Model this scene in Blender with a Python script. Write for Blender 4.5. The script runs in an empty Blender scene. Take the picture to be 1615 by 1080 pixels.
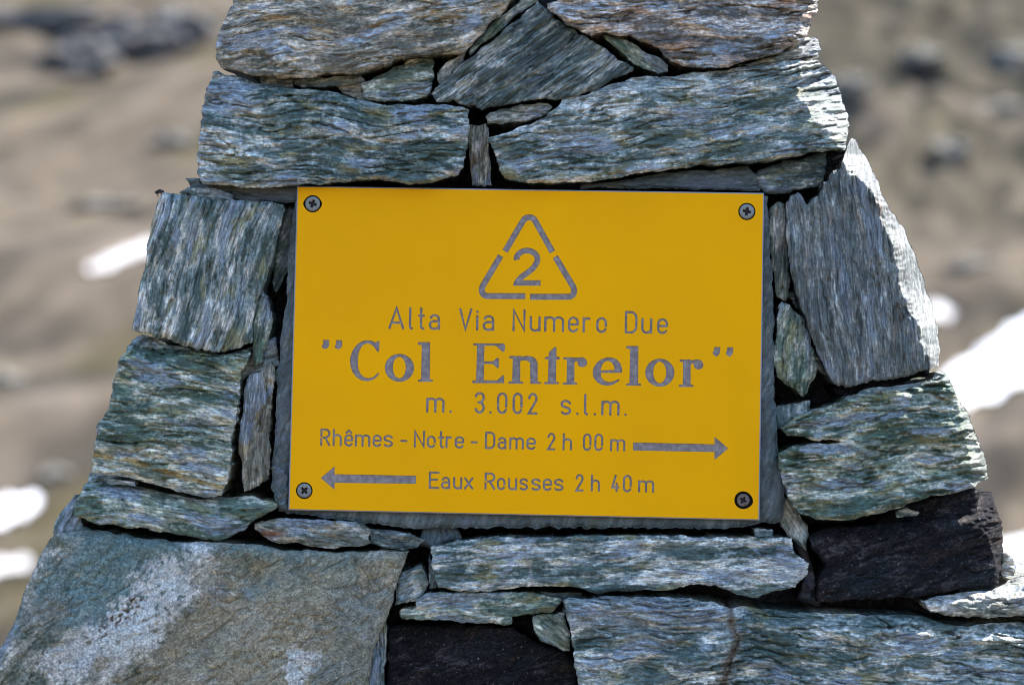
import bpy, math, random
import numpy as np
from mathutils import Vector
from mathutils.geometry import delaunay_2d_cdt

S = 0.00055            # metres per pixel of the picture at the face of the cairn
D = 0.888 * 85 / 36    # camera distance to that face
CX, CY, ZC = 807.5, 540.0, 1.0
scene = bpy.context.scene
COL = scene.collection

# ------------------------------------------------------------------ camera, sky, sun, exposure
cam = bpy.data.cameras.new('camera')
cam.lens = 85
cam.sensor_width = 36
cam.clip_start = 0.05
cam.clip_end = 6000
cam.dof.use_dof = True
cam.dof.focus_distance = D
cam.dof.aperture_fstop = 4.0
camo = bpy.data.objects.new('camera', cam)
camo.location = (0, -D, ZC)
camo.rotation_euler = (math.pi / 2, 0, 0)
COL.objects.link(camo)
scene.camera = camo

SUN_EL, SUN_AZ = math.radians(55), math.radians(20)      # azimuth from +X towards +Y (behind the cairn)
sdir = Vector((math.cos(SUN_EL) * math.cos(SUN_AZ), math.cos(SUN_EL) * math.sin(SUN_AZ), math.sin(SUN_EL)))
world = bpy.data.worlds.new('World')
scene.world = world
world.use_nodes = True
wn = world.node_tree
bg = wn.nodes['Background']
sky = wn.nodes.new('ShaderNodeTexSky')
sky.sky_type = 'NISHITA'
sky.sun_disc = False
sky.sun_elevation = SUN_EL
sky.sun_rotation = math.pi / 2 - SUN_AZ
sky.altitude = 3000
sky.air_density = 1.0
sky.dust_density = 0.6
wn.links.new(sky.outputs[0], bg.inputs[0])
bg.inputs[1].default_value = 0.15
sun = bpy.data.lights.new('sun', 'SUN')
sun.energy = 3.1
sun.angle = math.radians(0.53)
sun.color = (1.0, 0.95, 0.88)
suno = bpy.data.objects.new('sun', sun)
suno.rotation_euler = sdir.to_track_quat('Z', 'Y').to_euler()
suno.location = sdir * 20
COL.objects.link(suno)
scene.view_settings.view_transform = 'Standard'
scene.view_settings.look = 'None'
scene.view_settings.exposure = 2.43
scene.cycles.filter_width = 1.0
scene.view_settings.gamma = 1
scene.view_settings.use_curve_mapping = False

# ------------------------------------------------------------------ noise
def _h(i, j, k, s):
    n = (i * 374761393 + j * 668265263 + k * 2147483647 + s * 1274126177) & 0xFFFFFFFF
    n = ((n ^ (n >> 13)) * 1274126177) & 0xFFFFFFFF
    n = ((n ^ (n >> 16)) * 2246822519) & 0xFFFFFFFF
    return (n ^ (n >> 15)) & 0xFFFFFFFF

def hash01(i, s=0):
    i = np.asarray(i).astype(np.int64)
    return _h(i, i * 0 + 17, i * 0 + 3, s) / 4294967295.0

def pn(x, y, z=0.0, s=0):
    x, y, z = np.broadcast_arrays(np.asarray(x, float), np.asarray(y, float), np.asarray(z, float))
    xi, yi, zi = np.floor(x), np.floor(y), np.floor(z)
    xf, yf, zf = x - xi, y - yi, z - zi
    xi, yi, zi = xi.astype(np.int64), yi.astype(np.int64), zi.astype(np.int64)
    u, v, w = [t * t * t * (t * (t * 6 - 15) + 10) for t in (xf, yf, zf)]
    out = 0
    flat = np.all(zf == 0)
    for c in range(1 if flat else 2):
        wz = 1.0 if flat else (w if c else 1 - w)
        for b in (0, 1):
            wy = v if b else 1 - v
            for a in (0, 1):
                wx = u if a else 1 - u
                hh = _h(xi + a, yi + b, zi + c, s)
                gx = ((hh & 1023) / 511.5) - 1
                gy = (((hh >> 10) & 1023) / 511.5) - 1
                gz = (((hh >> 20) & 1023) / 511.5) - 1
                out = out + wx * wy * wz * (gx * (xf - a) + gy * (yf - b) + gz * (zf - c))
    return out * 1.5

def fbm(x, y, z=0.0, s=0, o=3):
    t, a = 0, 1.0
    for k in range(o):
        t = t + a * pn(x * 2 ** k, y * 2 ** k, z, s + 31 * k)
        a *= 0.5
    return t

def sstep(a, b, x):
    t = np.clip((x - a) / (b - a), 0, 1)
    return t * t * (3 - 2 * t)

# ------------------------------------------------------------------ object helpers
def new_obj(name, me, parent=None, label=None, cat=None, group=None, kind=None):
    o = bpy.data.objects.new(name, me)
    COL.objects.link(o)
    if parent:
        o.parent = parent
    for k, v in (('label', label), ('category', cat), ('group', group), ('kind', kind)):
        if v:
            o[k] = v
    return o

def mesh_np(name, V, F, mats, smooth=True, midx=None, attrs=None):
    me = bpy.data.meshes.new(name)
    me.from_pydata([tuple(v) for v in np.asarray(V).tolist()], [], F if isinstance(F, list) else F.tolist())
    for m in mats:
        me.materials.append(m)
    if midx is not None:
        me.polygons.foreach_set('material_index', np.asarray(midx, dtype=np.int32))
    me.polygons.foreach_set('use_smooth', np.full(len(me.polygons), smooth))
    for nm, (typ, arr) in (attrs or {}).items():
        a = me.attributes.new(nm, typ, 'POINT')
        a.data.foreach_set('color' if typ == 'FLOAT_COLOR' else 'vector', np.asarray(arr, dtype=np.float32).ravel())
    me.update()
    return me

def P(px, py, y=0.0):
    """picture pixel at depth y (metres behind the face) -> world"""
    k = S * (D + y) / D
    return ((px - CX) * k, y, ZC + (CY - py) * k)

CROPS = {1: (280, 0, 540 / 1615), 2: (680, 0, 680 / 1615), 3: (100, 270, 400 / 1490), 4: (80, 500, 420 / 1260),
         5: (0, 780, 660 / 1615), 6: (580, 780, 720 / 1615), 7: (1180, 200, 435 / 1068), 8: (1180, 560, 435 / 903), 0: (0, 0, 1.0)}

def C(k, pts):
    ox, oy, s = CROPS[k]
    return [(ox + a * s, oy + b * s) for a, b in pts]

# ------------------------------------------------------------------ materials
def N(nt, t, **kw):
    n = nt.nodes.new(t)
    for k, v in kw.items():
        setattr(n, k, v)
    return n

RL, RH = 0.25, 0.75
def rock_material(name, contrast=1.0, rough=0.45, spec=0.6, bump=0.7, fine=(0.085, 0.30), speck=0.0):
    """tint (mineral colour, painted sunlight) comes with the mesh; grain and painted shade lines drawn out along the foliation comes from the coordinates in 'fol'"""
    m = bpy.data.materials.new(name)
    m.use_nodes = True
    nt = m.node_tree
    L = nt.links.new
    b = nt.nodes['Principled BSDF']
    tint = N(nt, 'ShaderNodeAttribute', attribute_name='tint')
    fol = N(nt, 'ShaderNodeAttribute', attribute_name='fol')
    def streak(su, sv, det, seed, dist, typ='FBM'):
        mp = N(nt, 'ShaderNodeMapping')
        mp.inputs['Scale'].default_value = (su, sv, su)
        mp.inputs['Location'].default_value = (seed, seed * 1.7, seed * 0.3)
        t = N(nt, 'ShaderNodeTexNoise')
        t.inputs['Scale'].default_value = 1
        t.inputs['Detail'].default_value = det
        t.inputs['Roughness'].default_value = 0.72
        t.inputs['Distortion'].default_value = dist
        t.noise_type = typ
        t.normalize = True
        L(fol.outputs['Vector'], mp.inputs['Vector'])
        L(mp.outputs[0], t.inputs['Vector'])
        return t.outputs['Fac']
    a = streak(fine[0], fine[1], 6, 3.1, 0.35)
    c = streak(fine[0] * 0.4, fine[1] * 0.36, 6, 9.7, 0.3, 'RIDGED_MULTIFRACTAL')
    e = streak(0.42, 0.5, 2, 5.3, 0.0)
    def rng(x, f0, f1, t0, t1):
        r = N(nt, 'ShaderNodeMapRange')
        for nm, vv in zip(('From Min', 'From Max', 'To Min', 'To Max'), (f0, f1, t0, t1)):
            r.inputs[nm].default_value = vv
        L(x, r.inputs['Value'])
        return r.outputs[0]
    def mth(op, x, y):
        q = N(nt, 'ShaderNodeMath', operation=op)
        for k, vv in enumerate((x, y)):
            if isinstance(vv, (int, float)):
                q.inputs[k].default_value = vv
            else:
                L(vv, q.inputs[k])
        return q.outputs[0]
    ra = rng(a, 0.38, 0.62, 1 - 0.5 * contrast, 1 + 0.6 * contrast)
    rc = rng(c, RL, RH, 1 - 0.35 * contrast, 1 + 0.4 * contrast)
    re = rng(e, 0.3, 0.7, 1 - 0.3 * contrast, 1 + 0.3 * contrast)
    def flakes(su, sv, seed):
        wob = N(nt, 'ShaderNodeTexNoise')
        wob.inputs['Scale'].default_value = 0.11
        wob.inputs['Detail'].default_value = 3
        L(fol.outputs['Vector'], wob.inputs['Vector'])
        va = N(nt, 'ShaderNodeVectorMath', operation='MULTIPLY_ADD')
        va.inputs[1].default_value = (14, 7, 14)
        L(wob.outputs['Color'], va.inputs[0]); L(fol.outputs['Vector'], va.inputs[2])
        mp = N(nt, 'ShaderNodeMapping')
        mp.inputs['Scale'].default_value = (su, sv, su)
        mp.inputs['Location'].default_value = (seed, seed * 1.3, seed * 0.7)
        L(va.outputs[0], mp.inputs['Vector'])
        t = N(nt, 'ShaderNodeTexVoronoi')
        t.inputs['Scale'].default_value = 1
        L(mp.outputs[0], t.inputs['Vector'])
        sp = N(nt, 'ShaderNodeSeparateColor')
        L(t.outputs['Color'], sp.inputs[0])
        return sp.outputs[0], sp.outputs[1]
    f1, h1 = flakes(fine[0] * 0.4, fine[1] * 0.42, 2.2)
    f2, h2 = flakes(fine[0] * 1.1, fine[1] * 1.0, 7.7)
    rf = mth('MULTIPLY', rng(f1, 0, 1, 1 - 0.34 * contrast, 1 + 0.36 * contrast), rng(f2, 0, 1, 1 - 0.38 * contrast, 1 + 0.42 * contrast))
    def seam(x, wd, lo):  # thin dark line along the layers: crevice shade painted into colour, plus bump
        return rng(mth('ABSOLUTE', mth('SUBTRACT', x, 0.5), 0.0), 0.0, wd, lo, 1.0)
    s1 = seam(streak(fine[0] * 0.22, fine[1] * 0.5, 3, 17.0, 0.2), 0.030, 1 - 0.72 * contrast)
    s2 = seam(streak(fine[0] * 0.5, fine[1] * 0.9, 3, 27.0, 0.2), 0.040, 1 - 0.55 * contrast)
    shade_seams = mth('MULTIPLY', s1, s2)
    fac = mth('MULTIPLY', mth('MULTIPLY', mth('MULTIPLY', mth('MULTIPLY', ra, rc), re), rf), mth('MULTIPLY', shade_seams, 1.25))
    hgt = mth('ADD', mth('ADD', mth('MULTIPLY', ra, 0.5), mth('MULTIPLY', rc, 0.4)), mth('ADD', mth('MULTIPLY', h1, 0.9), mth('ADD', mth('MULTIPLY', h2, 0.5), mth('MULTIPLY', shade_seams, 0.8))))
    mul = N(nt, 'ShaderNodeVectorMath', operation='SCALE')
    L(tint.outputs['Color'], mul.inputs[0]); L(fac, mul.inputs['Scale'])
    col = mul.outputs[0]
    if speck:
        t = N(nt, 'ShaderNodeTexNoise')
        t.inputs['Scale'].default_value = 0.22
        t.inputs['Detail'].default_value = 3
        L(fol.outputs['Vector'], t.inputs['Vector'])
        r = N(nt, 'ShaderNodeMapRange')
        r.inputs['From Min'].default_value = 0.66
        r.inputs['From Max'].default_value = 0.74
        L(t.outputs['Fac'], r.inputs['Value'])
        mx = N(nt, 'ShaderNodeMix', data_type='RGBA')
        sc = N(nt, 'ShaderNodeMath', operation='MULTIPLY')
        sc.inputs[1].default_value = speck
        L(r.outputs[0], sc.inputs[0]); L(sc.outputs[0], mx.inputs['Factor'])
        L(col, mx.inputs['A'])
        mx.inputs['B'].default_value = (0.3, 0.3, 0.3, 1)
        col = mx.outputs['Result']
    L(col, b.inputs['Base Color'])
    bp = N(nt, 'ShaderNodeBump')
    bp.inputs['Strength'].default_value = bump
    bp.inputs['Distance'].default_value = 0.0016
    L(hgt, bp.inputs['Height'])
    L(bp.outputs[0], b.inputs['Normal'])
    b.inputs['Roughness'].default_value = rough
    b.inputs['Specular IOR Level'].default_value = spec
    return m

def plain(name, rgb, rough=0.6, spec=0.3, metal=0.0, noise=None):
    m = bpy.data.materials.new(name)
    m.use_nodes = True
    nt = m.node_tree
    L = nt.links.new
    b = nt.nodes['Principled BSDF']
    b.inputs['Base Color'].default_value = (*rgb, 1)
    b.inputs['Roughness'].default_value = rough
    b.inputs['Specular IOR Level'].default_value = spec
    b.inputs['Metallic'].default_value = metal
    if noise:
        sc, lo, hi, c2 = noise
        tc = N(nt, 'ShaderNodeTexCoord')
        t = N(nt, 'ShaderNodeTexNoise')
        t.inputs['Scale'].default_value = sc
        t.inputs['Detail'].default_value = 5
        r = N(nt, 'ShaderNodeMapRange')
        r.inputs['From Min'].default_value = lo
        r.inputs['From Max'].default_value = hi
        mx = N(nt, 'ShaderNodeMix', data_type='RGBA')
        mx.inputs['A'].default_value = (*rgb, 1)
        mx.inputs['B'].default_value = (*c2, 1)
        L(tc.outputs['Object'], t.inputs['Vector']); L(t.outputs['Fac'], r.inputs['Value'])
        L(r.outputs[0], mx.inputs['Factor']); L(mx.outputs['Result'], b.inputs['Base Color'])
    return m

M_SCHIST = rock_material('schist', contrast=0.64)
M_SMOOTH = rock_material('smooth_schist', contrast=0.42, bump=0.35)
M_FIBRE = rock_material('fibrous_schist', contrast=0.68, fine=(0.04, 0.42), bump=0.7)
M_DARK = rock_material('dark_rock', contrast=0.9, rough=0.8, spec=0.15, bump=0.9, fine=(0.3, 0.8), speck=0.8)
M_BOULDER = rock_material('lichened_boulder', contrast=0.6, rough=0.85, spec=0.12, bump=0.9, fine=(0.3, 0.8))
M_COARSE = rock_material('rough_stone', contrast=0.7, rough=0.75, spec=0.25, bump=0.4, fine=(0.1, 0.4))

# ------------------------------------------------------------------ terrain
YP = [-1500, -400, -100, -20, -3, 2.2, 4, 8, 12, 30, 60, 160, 400, 800, 1500]
ZP = [220, 60, 12, 1.0, 0.25, 0.22, -0.35, -1.6, -2.8, -9.5, -14, 30, 180, 330, 420]

def terrain_h(x, y):
    z = np.interp(y, YP, ZP)
    z = z + np.abs(x) ** 1.6 * 0.0006 * sstep(40, 400, np.abs(x)) * 3
    far = sstep(14, 60, y) + sstep(-14, -60, y)
    z = z + (0.03 * fbm(x / 0.9, y / 0.9, 0, 5, 3)) * (1 - far)
    u = (x + (y - 100)) * 0.707           # banding runs up to the right
    v = (-x + (y - 100)) * 0.707
    z = z + far * (1.6 * pn(u / 26, v / 9, 0, 11) + 0.9 * pn(u / 9, v / 3.4, 0, 12) + (0.12 + 0.3 * sstep(0, 9, x)) * fbm(x / 2.4, y / 2.4, 0, 13, 3))
    crag = sstep(3, 14, x) * sstep(96, 116, y) * sstep(190, 150, y)
    z = z + crag * (2.4 * np.abs(pn(x / 5, y / 5, 0, 21)) + 1.3 * np.abs(pn(x / 2.2, y / 2.6, 0, 22)))
    return z

def grow(a, b, n):
    return list(a + (b - a) * (np.linspace(0, 1, n) ** 2.2))

xs = sorted(set([-t for t in grow(46, 1500, 26)] + list(np.arange(-46, 46, 0.36)) + grow(46, 1500, 26)))
ys = sorted(set([-t for t in grow(10, 1500, 26)] + list(np.arange(-10, 10, 0.25)) + list(np.arange(10, 56, 1.0)) + list(np.arange(56, 166, 0.42)) + grow(166, 1500, 26)))
X, Y = np.meshgrid(np.array(xs), np.array(ys))
Z = terrain_h(X, Y)
nx, ny = len(xs), len(ys)
idx = np.arange(nx * ny).reshape(ny, nx)
F = np.stack([idx[:-1, :-1], idx[:-1, 1:], idx[1:, 1:], idx[1:, :-1]], -1).reshape(-1, 4)
u = (X + (Y - 100)) * 0.707
v = (-X + (Y - 100)) * 0.707
def mixc(c, d, t):
    return c * (1 - t[..., None]) + np.array(d) * t[..., None]
colr = np.broadcast_to(np.array([0.30, 0.262, 0.225]), X.shape + (3,)).copy()
g = sstep(0.0, 0.45, pn(u / 22, v / 6, 0, 41) + 0.3 * pn(u / 6, v / 2, 0, 42))
colr = mixc(colr, (0.165, 0.15, 0.085), g * 0.9)
d = sstep(0.02, 0.4, pn(u / 14, v / 3.2, 0, 43) + 0.5 * pn(X / 3, Y / 3, 0, 44))
colr = mixc(colr, (0.11, 0.105, 0.10), d * 0.8)
rk = sstep(2, 12, X) * sstep(98, 112, Y)
colr = mixc(colr, (0.185, 0.172, 0.14), rk * 0.85)
o2 = rk * sstep(0.0, 0.35, pn(X / 3.5, Y / 6, 0, 47) + 0.4 * pn(X / 1.2, Y / 2.5, 0, 48))
colr = mixc(colr, (0.10, 0.094, 0.072), o2 * 0.8)
p2 = sstep(0.1, 0.5, pn(X / 4, Y / 6, 0, 45))
colr = mixc(colr, (0.36, 0.32, 0.30), p2 * 0.6)
colr = colr * (1 + (0.4 + 0.35 * rk) * (rk * fbm(X / 1.5, Y / 2.4, 0, 46, 3) + (1 - rk) * (1.0 * fbm(u / 6, v / 1.5, 0, 49, 3) + 0.6 * fbm(X / 1.4, Y / 2.2, 0, 50, 2))))[..., None]
nearg = sstep(40, 15, np.hypot(X, Y))  # paler tone added to the unseen near ground, bouncing light onto the cairn
colr = colr * (1 + 0.75 * nearg)[..., None]
tintT = np.concatenate([np.clip(colr * np.array([0.36, 0.327, 0.264]), 0.02, 0.7), np.ones(X.shape + (1,))], -1).reshape(-1, 4)
mg = bpy.data.materials.new('scree')
mg.use_nodes = True
nt = mg.node_tree
ta = N(nt, 'ShaderNodeAttribute', attribute_name='tint')
tc = N(nt, 'ShaderNodeTexCoord')
tx = N(nt, 'ShaderNodeTexVoronoi')
tx.inputs['Scale'].default_value = 14
nt.links.new(tc.outputs['Object'], tx.inputs['Vector'])
mr = N(nt, 'ShaderNodeMapRange')
mr.inputs['From Max'].default_value = 0.6
mr.inputs['To Min'].default_value = 1.25
mr.inputs['To Max'].default_value = 0.7
nt.links.new(tx.outputs['Distance'], mr.inputs['Value'])
vm = N(nt, 'ShaderNodeVectorMath', operation='SCALE')
nt.links.new(ta.outputs['Color'], vm.inputs[0]); nt.links.new(mr.outputs[0], vm.inputs['Scale'])
nt.links.new(vm.outputs[0], nt.nodes['Principled BSDF'].inputs['Base Color'])
bp = N(nt, 'ShaderNodeBump')
bp.inputs['Strength'].default_value = 0.6
bp.inputs['Distance'].default_value = 0.02
nt.links.new(mr.outputs[0], bp.inputs['Height'])
nt.links.new(bp.outputs[0], nt.nodes['Principled BSDF'].inputs['Normal'])
nt.nodes['Principled BSDF'].inputs['Roughness'].default_value = 0.95
nt.nodes['Principled BSDF'].inputs['Specular IOR Level'].default_value = 0.1
me = mesh_np('terrain', np.stack([X, Y, Z], -1).reshape(-1, 3), F, [mg], True, None, {'tint': ('FLOAT_COLOR', tintT)})
new_obj('mountain_terrain', me, kind='structure')

def hit(px, py):
    """where the view through a pixel meets the far slope"""
    px, py = np.atleast_1d(np.asarray(px, float)), np.atleast_1d(np.asarray(py, float))
    dx, dz = (px - CX) * S / D, (CY - py) * S / D
    yy = np.arange(58, 200, 0.1)
    t = yy + D
    XX = dx[:, None] * t
    ZZ = ZC + dz[:, None] * t
    below = ZZ < terrain_h(XX, np.broadcast_to(yy, XX.shape))
    k = np.where(below.any(1), below.argmax(1), len(yy) - 1)
    r = np.arange(len(px))
    return np.stack([XX[r, k], yy[k], ZZ[r, k]], -1)

# ------------------------------------------------------------------ triangulated outlines
def densify(poly, h):
    out = []
    n = len(poly)
    for i in range(n):
        a, b = np.array(poly[i], float), np.array(poly[(i + 1) % n], float)
        k = max(1, int(round(np.linalg.norm(b - a) / h)))
        for t in range(k):
            out.append(a + (b - a) * t / k)
    return np.array(out)

def inside(pts, poly):
    x, y = pts[:, 0], pts[:, 1]
    r = np.zeros(len(pts), bool)
    n = len(poly)
    for i in range(n):
        x1, y1 = poly[i]; x2, y2 = poly[(i + 1) % n]
        c = ((y1 > y) != (y2 > y)) & (x < (x2 - x1) * (y - y1) / (y2 - y1 + 1e-12) + x1)
        r ^= c
    return r

def edge_dist(pts, B):
    out = np.empty(len(pts))
    for s in range(0, len(pts), 4000):
        q = pts[s:s + 4000]
        out[s:s + 4000] = np.sqrt(((q[:, None, 0] - B[None, :, 0]) ** 2 + (q[:, None, 1] - B[None, :, 1]) ** 2).min(1))
    return out

def triangulate(B, h, rng):
    lo, hi = B.min(0), B.max(0)
    gx, gy = np.meshgrid(np.arange(lo[0], hi[0], h), np.arange(lo[1], hi[1], h * 0.87))
    gx = gx + (np.arange(gx.shape[0]) % 2)[:, None] * h * 0.5
    q = np.stack([gx.ravel(), gy.ravel()], -1) + rng.uniform(-0.22, 0.22, (gx.size, 2)) * h
    q = q[inside(q, B)]
    q = q[edge_dist(q, B) > h * 0.65]
    pts = np.vstack([B, q])
    nb = len(B)
    v, e, f, ov, oe, of = delaunay_2d_cdt([Vector(p) for p in pts.tolist()], [], [list(range(nb))], 1, 1e-5)
    V = np.array([(a[0], a[1]) for a in v])
    mapb = {}
    for i, o in enumerate(ov):
        for k in o:
            if k < nb:
                mapb[k] = i
    ring = [mapb[k] for k in range(nb) if k in mapb]
    ring = [r for i, r in enumerate(ring) if r != ring[i - 1]]
    F = [list(t) for t in f]
    return V, F, ring

# ------------------------------------------------------------------ stones
PAL = {  # dark, middle, pale, stain  (linear albedo)
    'blue':  ((0.063, 0.105, 0.074), (0.278, 0.335, 0.257), (0.735, 0.730, 0.540), (0.284, 0.270, 0.099)),
    'green': ((0.063, 0.110, 0.061), (0.278, 0.330, 0.211), (0.735, 0.720, 0.486), (0.263, 0.260, 0.090)),
    'grey':  ((0.105, 0.125, 0.079), (0.326, 0.330, 0.225), (0.735, 0.680, 0.486), (0.326, 0.270, 0.135)),
    'brown': ((0.116, 0.112, 0.063), (0.357, 0.330, 0.207), (0.714, 0.640, 0.432), (0.399, 0.290, 0.126)),
    'pink':  ((0.116, 0.112, 0.081), (0.389, 0.345, 0.248), (0.735, 0.670, 0.495), (0.588, 0.360, 0.189)),
    'dark':  ((0.038, 0.062, 0.045), (0.158, 0.200, 0.149), (0.525, 0.540, 0.405), (0.179, 0.180, 0.081)),
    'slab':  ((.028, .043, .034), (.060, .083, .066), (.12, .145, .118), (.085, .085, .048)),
    'stripe': ((0.079, 0.100, 0.077), (0.179, 0.195, 0.144), (0.378, 0.400, 0.306), (0.252, 0.200, 0.126)),
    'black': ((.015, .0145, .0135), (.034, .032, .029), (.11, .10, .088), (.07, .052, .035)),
}

def poly_line(kind, line, px, py):
    l = np.array(line, float)
    if kind in 'TB':
        o = np.argsort(l[:, 0]); yl = np.mean([np.interp(px + q, l[o, 0], l[o, 1]) for q in (-18, -9, 0, 9, 18)], axis=0)
        return yl - py if kind == 'T' else py - yl
    o = np.argsort(l[:, 1]); xl = np.mean([np.interp(py + q, l[o, 1], l[o, 0]) for q in (-18, -9, 0, 9, 18)], axis=0)
    return px - xl if kind == 'R' else xl - px

def stone_mesh(poly, ang=0, y0=0, T=170, pal='blue', mat=None, facets=(), amp=1.0, lay=15, seed=1, R=7, h=1.7,
               fold=6, jit=1.35, paint=None, pale=0.0, tilt=(0, 0), bump=None, wave=0.0, frough=0.5, rind=0.0, band=0.85, iso=1.0):
    rng = np.random.default_rng(seed)
    B = densify(poly, h * 1.15)
    c, s = math.cos(math.radians(ang)), math.sin(math.radians(ang))
    ctr = B.mean(0)
    def fol(p):
        dx, dy = p[:, 0] - ctr[0], p[:, 1] - ctr[1]
        U = dx * c - dy * s
        V = dx * s + dy * c
        V = V + fold * pn(U / 150, V / 110, 0, seed + 1) * 1.6 + fold * 0.3 * pn(U / 45, V / 40, 0, seed + 2) + wave * np.sin(U / 90.0 + seed)
        return U, V * iso
    # ragged outline: pieces of layer that end a little sooner or later
    U, V = fol(B)
    tg = np.roll(B, -3, 0) - np.roll(B, 3, 0)
    nrm = np.stack([tg[:, 1], -tg[:, 0]], -1)
    nrm /= np.linalg.norm(nrm, axis=1)[:, None] + 1e-9
    ln = pn(U / 60, V / 6.5, 0, seed + 7) * (1.1 + 1.6 * pn(B[:, 0] / 45, B[:, 1] / 45, 0, seed + 6)) + pn(U / 25, V / 12, 0, seed + 8) * 2.6 + pn(B[:, 0] / 5, B[:, 1] / 5, 0, seed + 9) * 1.1
    B = B + nrm * (ln * jit)[:, None]
    q, F, ring = triangulate(B, h, rng)
    px, py = q[:, 0], q[:, 1]
    dist = edge_dist(q, q[ring])
    dist[ring] = 0
    U, V = fol(q)
    Rl = R * (1 + 0.5 * pn(px / 40, py / 40, 0, seed + 3))
    t = np.clip(1 - dist / Rl, 0, 1)
    dep = Rl * 0.9 * (1 - np.sqrt(np.clip(1 - t * t, 0, 1)))
    dep = dep + tilt[0] * (px - ctr[0]) + tilt[1] * (py - ctr[1])
    fm = np.zeros(len(q))
    for (kind, line, slope) in facets:
        b = poly_line(kind, line, px, py)
        b = b + (7 * pn(px / 22, py / 22, 0, seed + 4) + 3.5 * pn(px / 7, py / 7, 0, seed + 5)) * np.exp(-np.clip(b, 0, None) / (14 if frough > -0.5 else 10))
        b = np.clip(b, 0, None)
        dep = np.maximum(dep, dep * 0.5 + slope * b)
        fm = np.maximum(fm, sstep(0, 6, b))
    # relief
    rel = 6 * amp * pn(U / 120, V / 70, 0, seed + 10) + 4.0 * amp * pn(U / 50, V / 28, 0, seed + 12)
    for th, a, ul in ((lay, 5.4, 75), (lay * 0.42, 3.4, 34)):
        qv = V / th + 1.1 * pn(U / (ul * 0.9), V / (th * 2.5), 0, seed + 13)
        fl = np.floor(qv)
        fr = qv - fl
        a0 = pn(U / ul, fl * 7.31, 0, seed + 14)
        a1 = pn(U / ul, (fl + 1) * 7.31, 0, seed + 14)
        w = sstep(0.82, 1.0, fr)
        rel = rel + amp * a * (a0 * (1 - w) + a1 * w)
    rel = rel + 1.7 * amp * pn(U / 15, V / 4.2, 0, seed + 15) + 0.7 * amp * pn(px / 5, py / 5, 0, seed + 16)
    sm = pn(U / 110, V / 15, 0, seed + 17) + 0.25 * pn(U / 20, V / 6, 0, seed + 18)
    rel = rel - 6.5 * amp * np.exp(-(sm / 0.075) ** 2) * sstep(-0.3, 0.12, pn(U / 90, V / 50, 0, seed + 19))
    rel = rel * (1 + frough * fm)
    dep = dep - rel * (0.35 + 0.65 * sstep(0, Rl * 0.8, dist))
    if bump is not None:
        dep = dep - bump(px, py)
    yw = (y0 + dep) * S
    k = S * (D + yw) / D
    V3 = np.stack([(px - CX) * k, yw, ZC + (CY - py) * k], -1)
    # mineral colour
    dk, md, pl, st = [np.array(cc) for cc in PAL[pal]]
    t1 = 0.6 * pn(U / 70, V / 15, 0, seed + 20) + 0.65 * pn(U / 30, V / 7, 0, seed + 21) + 0.5 * pn(U / 12, V / 3.6, 0, seed + 22) + 0.35 * pn(px / 4.5, py / 4.5, 0, seed + 26) + 0.45 * pn(px / 90, py / 90, 0, seed + 23)
    bw = lay * 1.5
    qb = V / bw + 0.35 * pn(U / 60, V / 30, 0, seed + 33)
    fb = np.floor(qb)
    wb = sstep(0.86, 1.0, qb - fb)
    bd = pn(U / 330, fb * 5.17, 0, seed + 34) * (1 - wb) + pn(U / 330, (fb + 1) * 5.17, 0, seed + 34) * wb
    t1 = t1 * 1.05 + band * bd + 0.05
    colr = np.broadcast_to(md, (len(q), 3)).copy()
    colr = mixc(colr, dk, sstep(0.05, 0.4, -t1))
    colr = mixc(colr, pl, sstep(0.15 - pale, 0.55 - pale, t1))
    colr = mixc(colr, st, 0.75 * sstep(0.2, 0.6, pn(U / 60, V / 18, 0, seed + 24) + 0.3 * pn(U / 15, V / 6, 0, seed + 25)))
    pb = pn(U / 105, V / 36, 0, seed + 27) + 0.5 * pn(U / 38, V / 14, 0, seed + 28) + 0.2 * pn(px / 8, py / 8, 0, seed + 29)
    colr = mixc(colr, np.array((.29, .345, .33)) * (md.mean() / .29), 0.8 * sstep(0.18, 0.42, pb))
    colr = mixc(colr, dk * 1.25, 0.85 * sstep(0.25, 0.45, -pb + 0.25 * t1))
    colr = colr * np.array([1.06, 1.01, 1.10])
    if rind:  # facets made paler: sunlight on them put into the colour
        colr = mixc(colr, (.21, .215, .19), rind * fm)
    if paint is not None:
        colr = paint(colr, px, py, U, V)
    # sides and back
    n0 = len(q)
    rg = np.array(ring)
    nb = len(rg)
    depths = np.array([0.06, 0.16, 0.32, 0.55, 0.8, 1.0]) * T
    Vs, Cs, Us = [V3], [colr], [np.stack([U, V, dep], -1)]
    Fs = list(F)
    prev = rg
    cur = n0
    bctr = q[rg].mean(0)
    for kk, dd in enumerate(depths):
        Ur, Vr = U[rg], V[rg]
        off = 3.2 * pn(Ur / 40, Vr / 6, dd / 40, seed + 30) + 2.5 * pn(q[rg, 0] / 30, q[rg, 1] / 30, dd / 30, seed + 31) - 1.5
        sh = 1 - 0.05 * dd / T
        pr = bctr + (q[rg] - bctr) * sh + nrm_for(q[rg]) * off[:, None]
        yr = (y0 + dep[rg] + dd) * S
        k0 = S * (D + (y0 + dep[rg]) * S) / D
        Vs.append(np.stack([(pr[:, 0] - CX) * k0, yr, ZC + (CY - pr[:, 1]) * k0], -1))
        Cs.append(colr[rg]); Us.append(np.stack([Ur, Vr, dep[rg] + dd], -1))
        ids = np.arange(cur, cur + nb)
        a, b2 = prev, np.roll(prev, -1)
        c2, d2 = np.roll(ids, -1), ids
        Fs += np.stack([a, b2, c2, d2], -1).tolist()
        prev = ids
        cur += nb
    Fs.append(prev.tolist())
    V3 = np.vstack(Vs)
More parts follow.
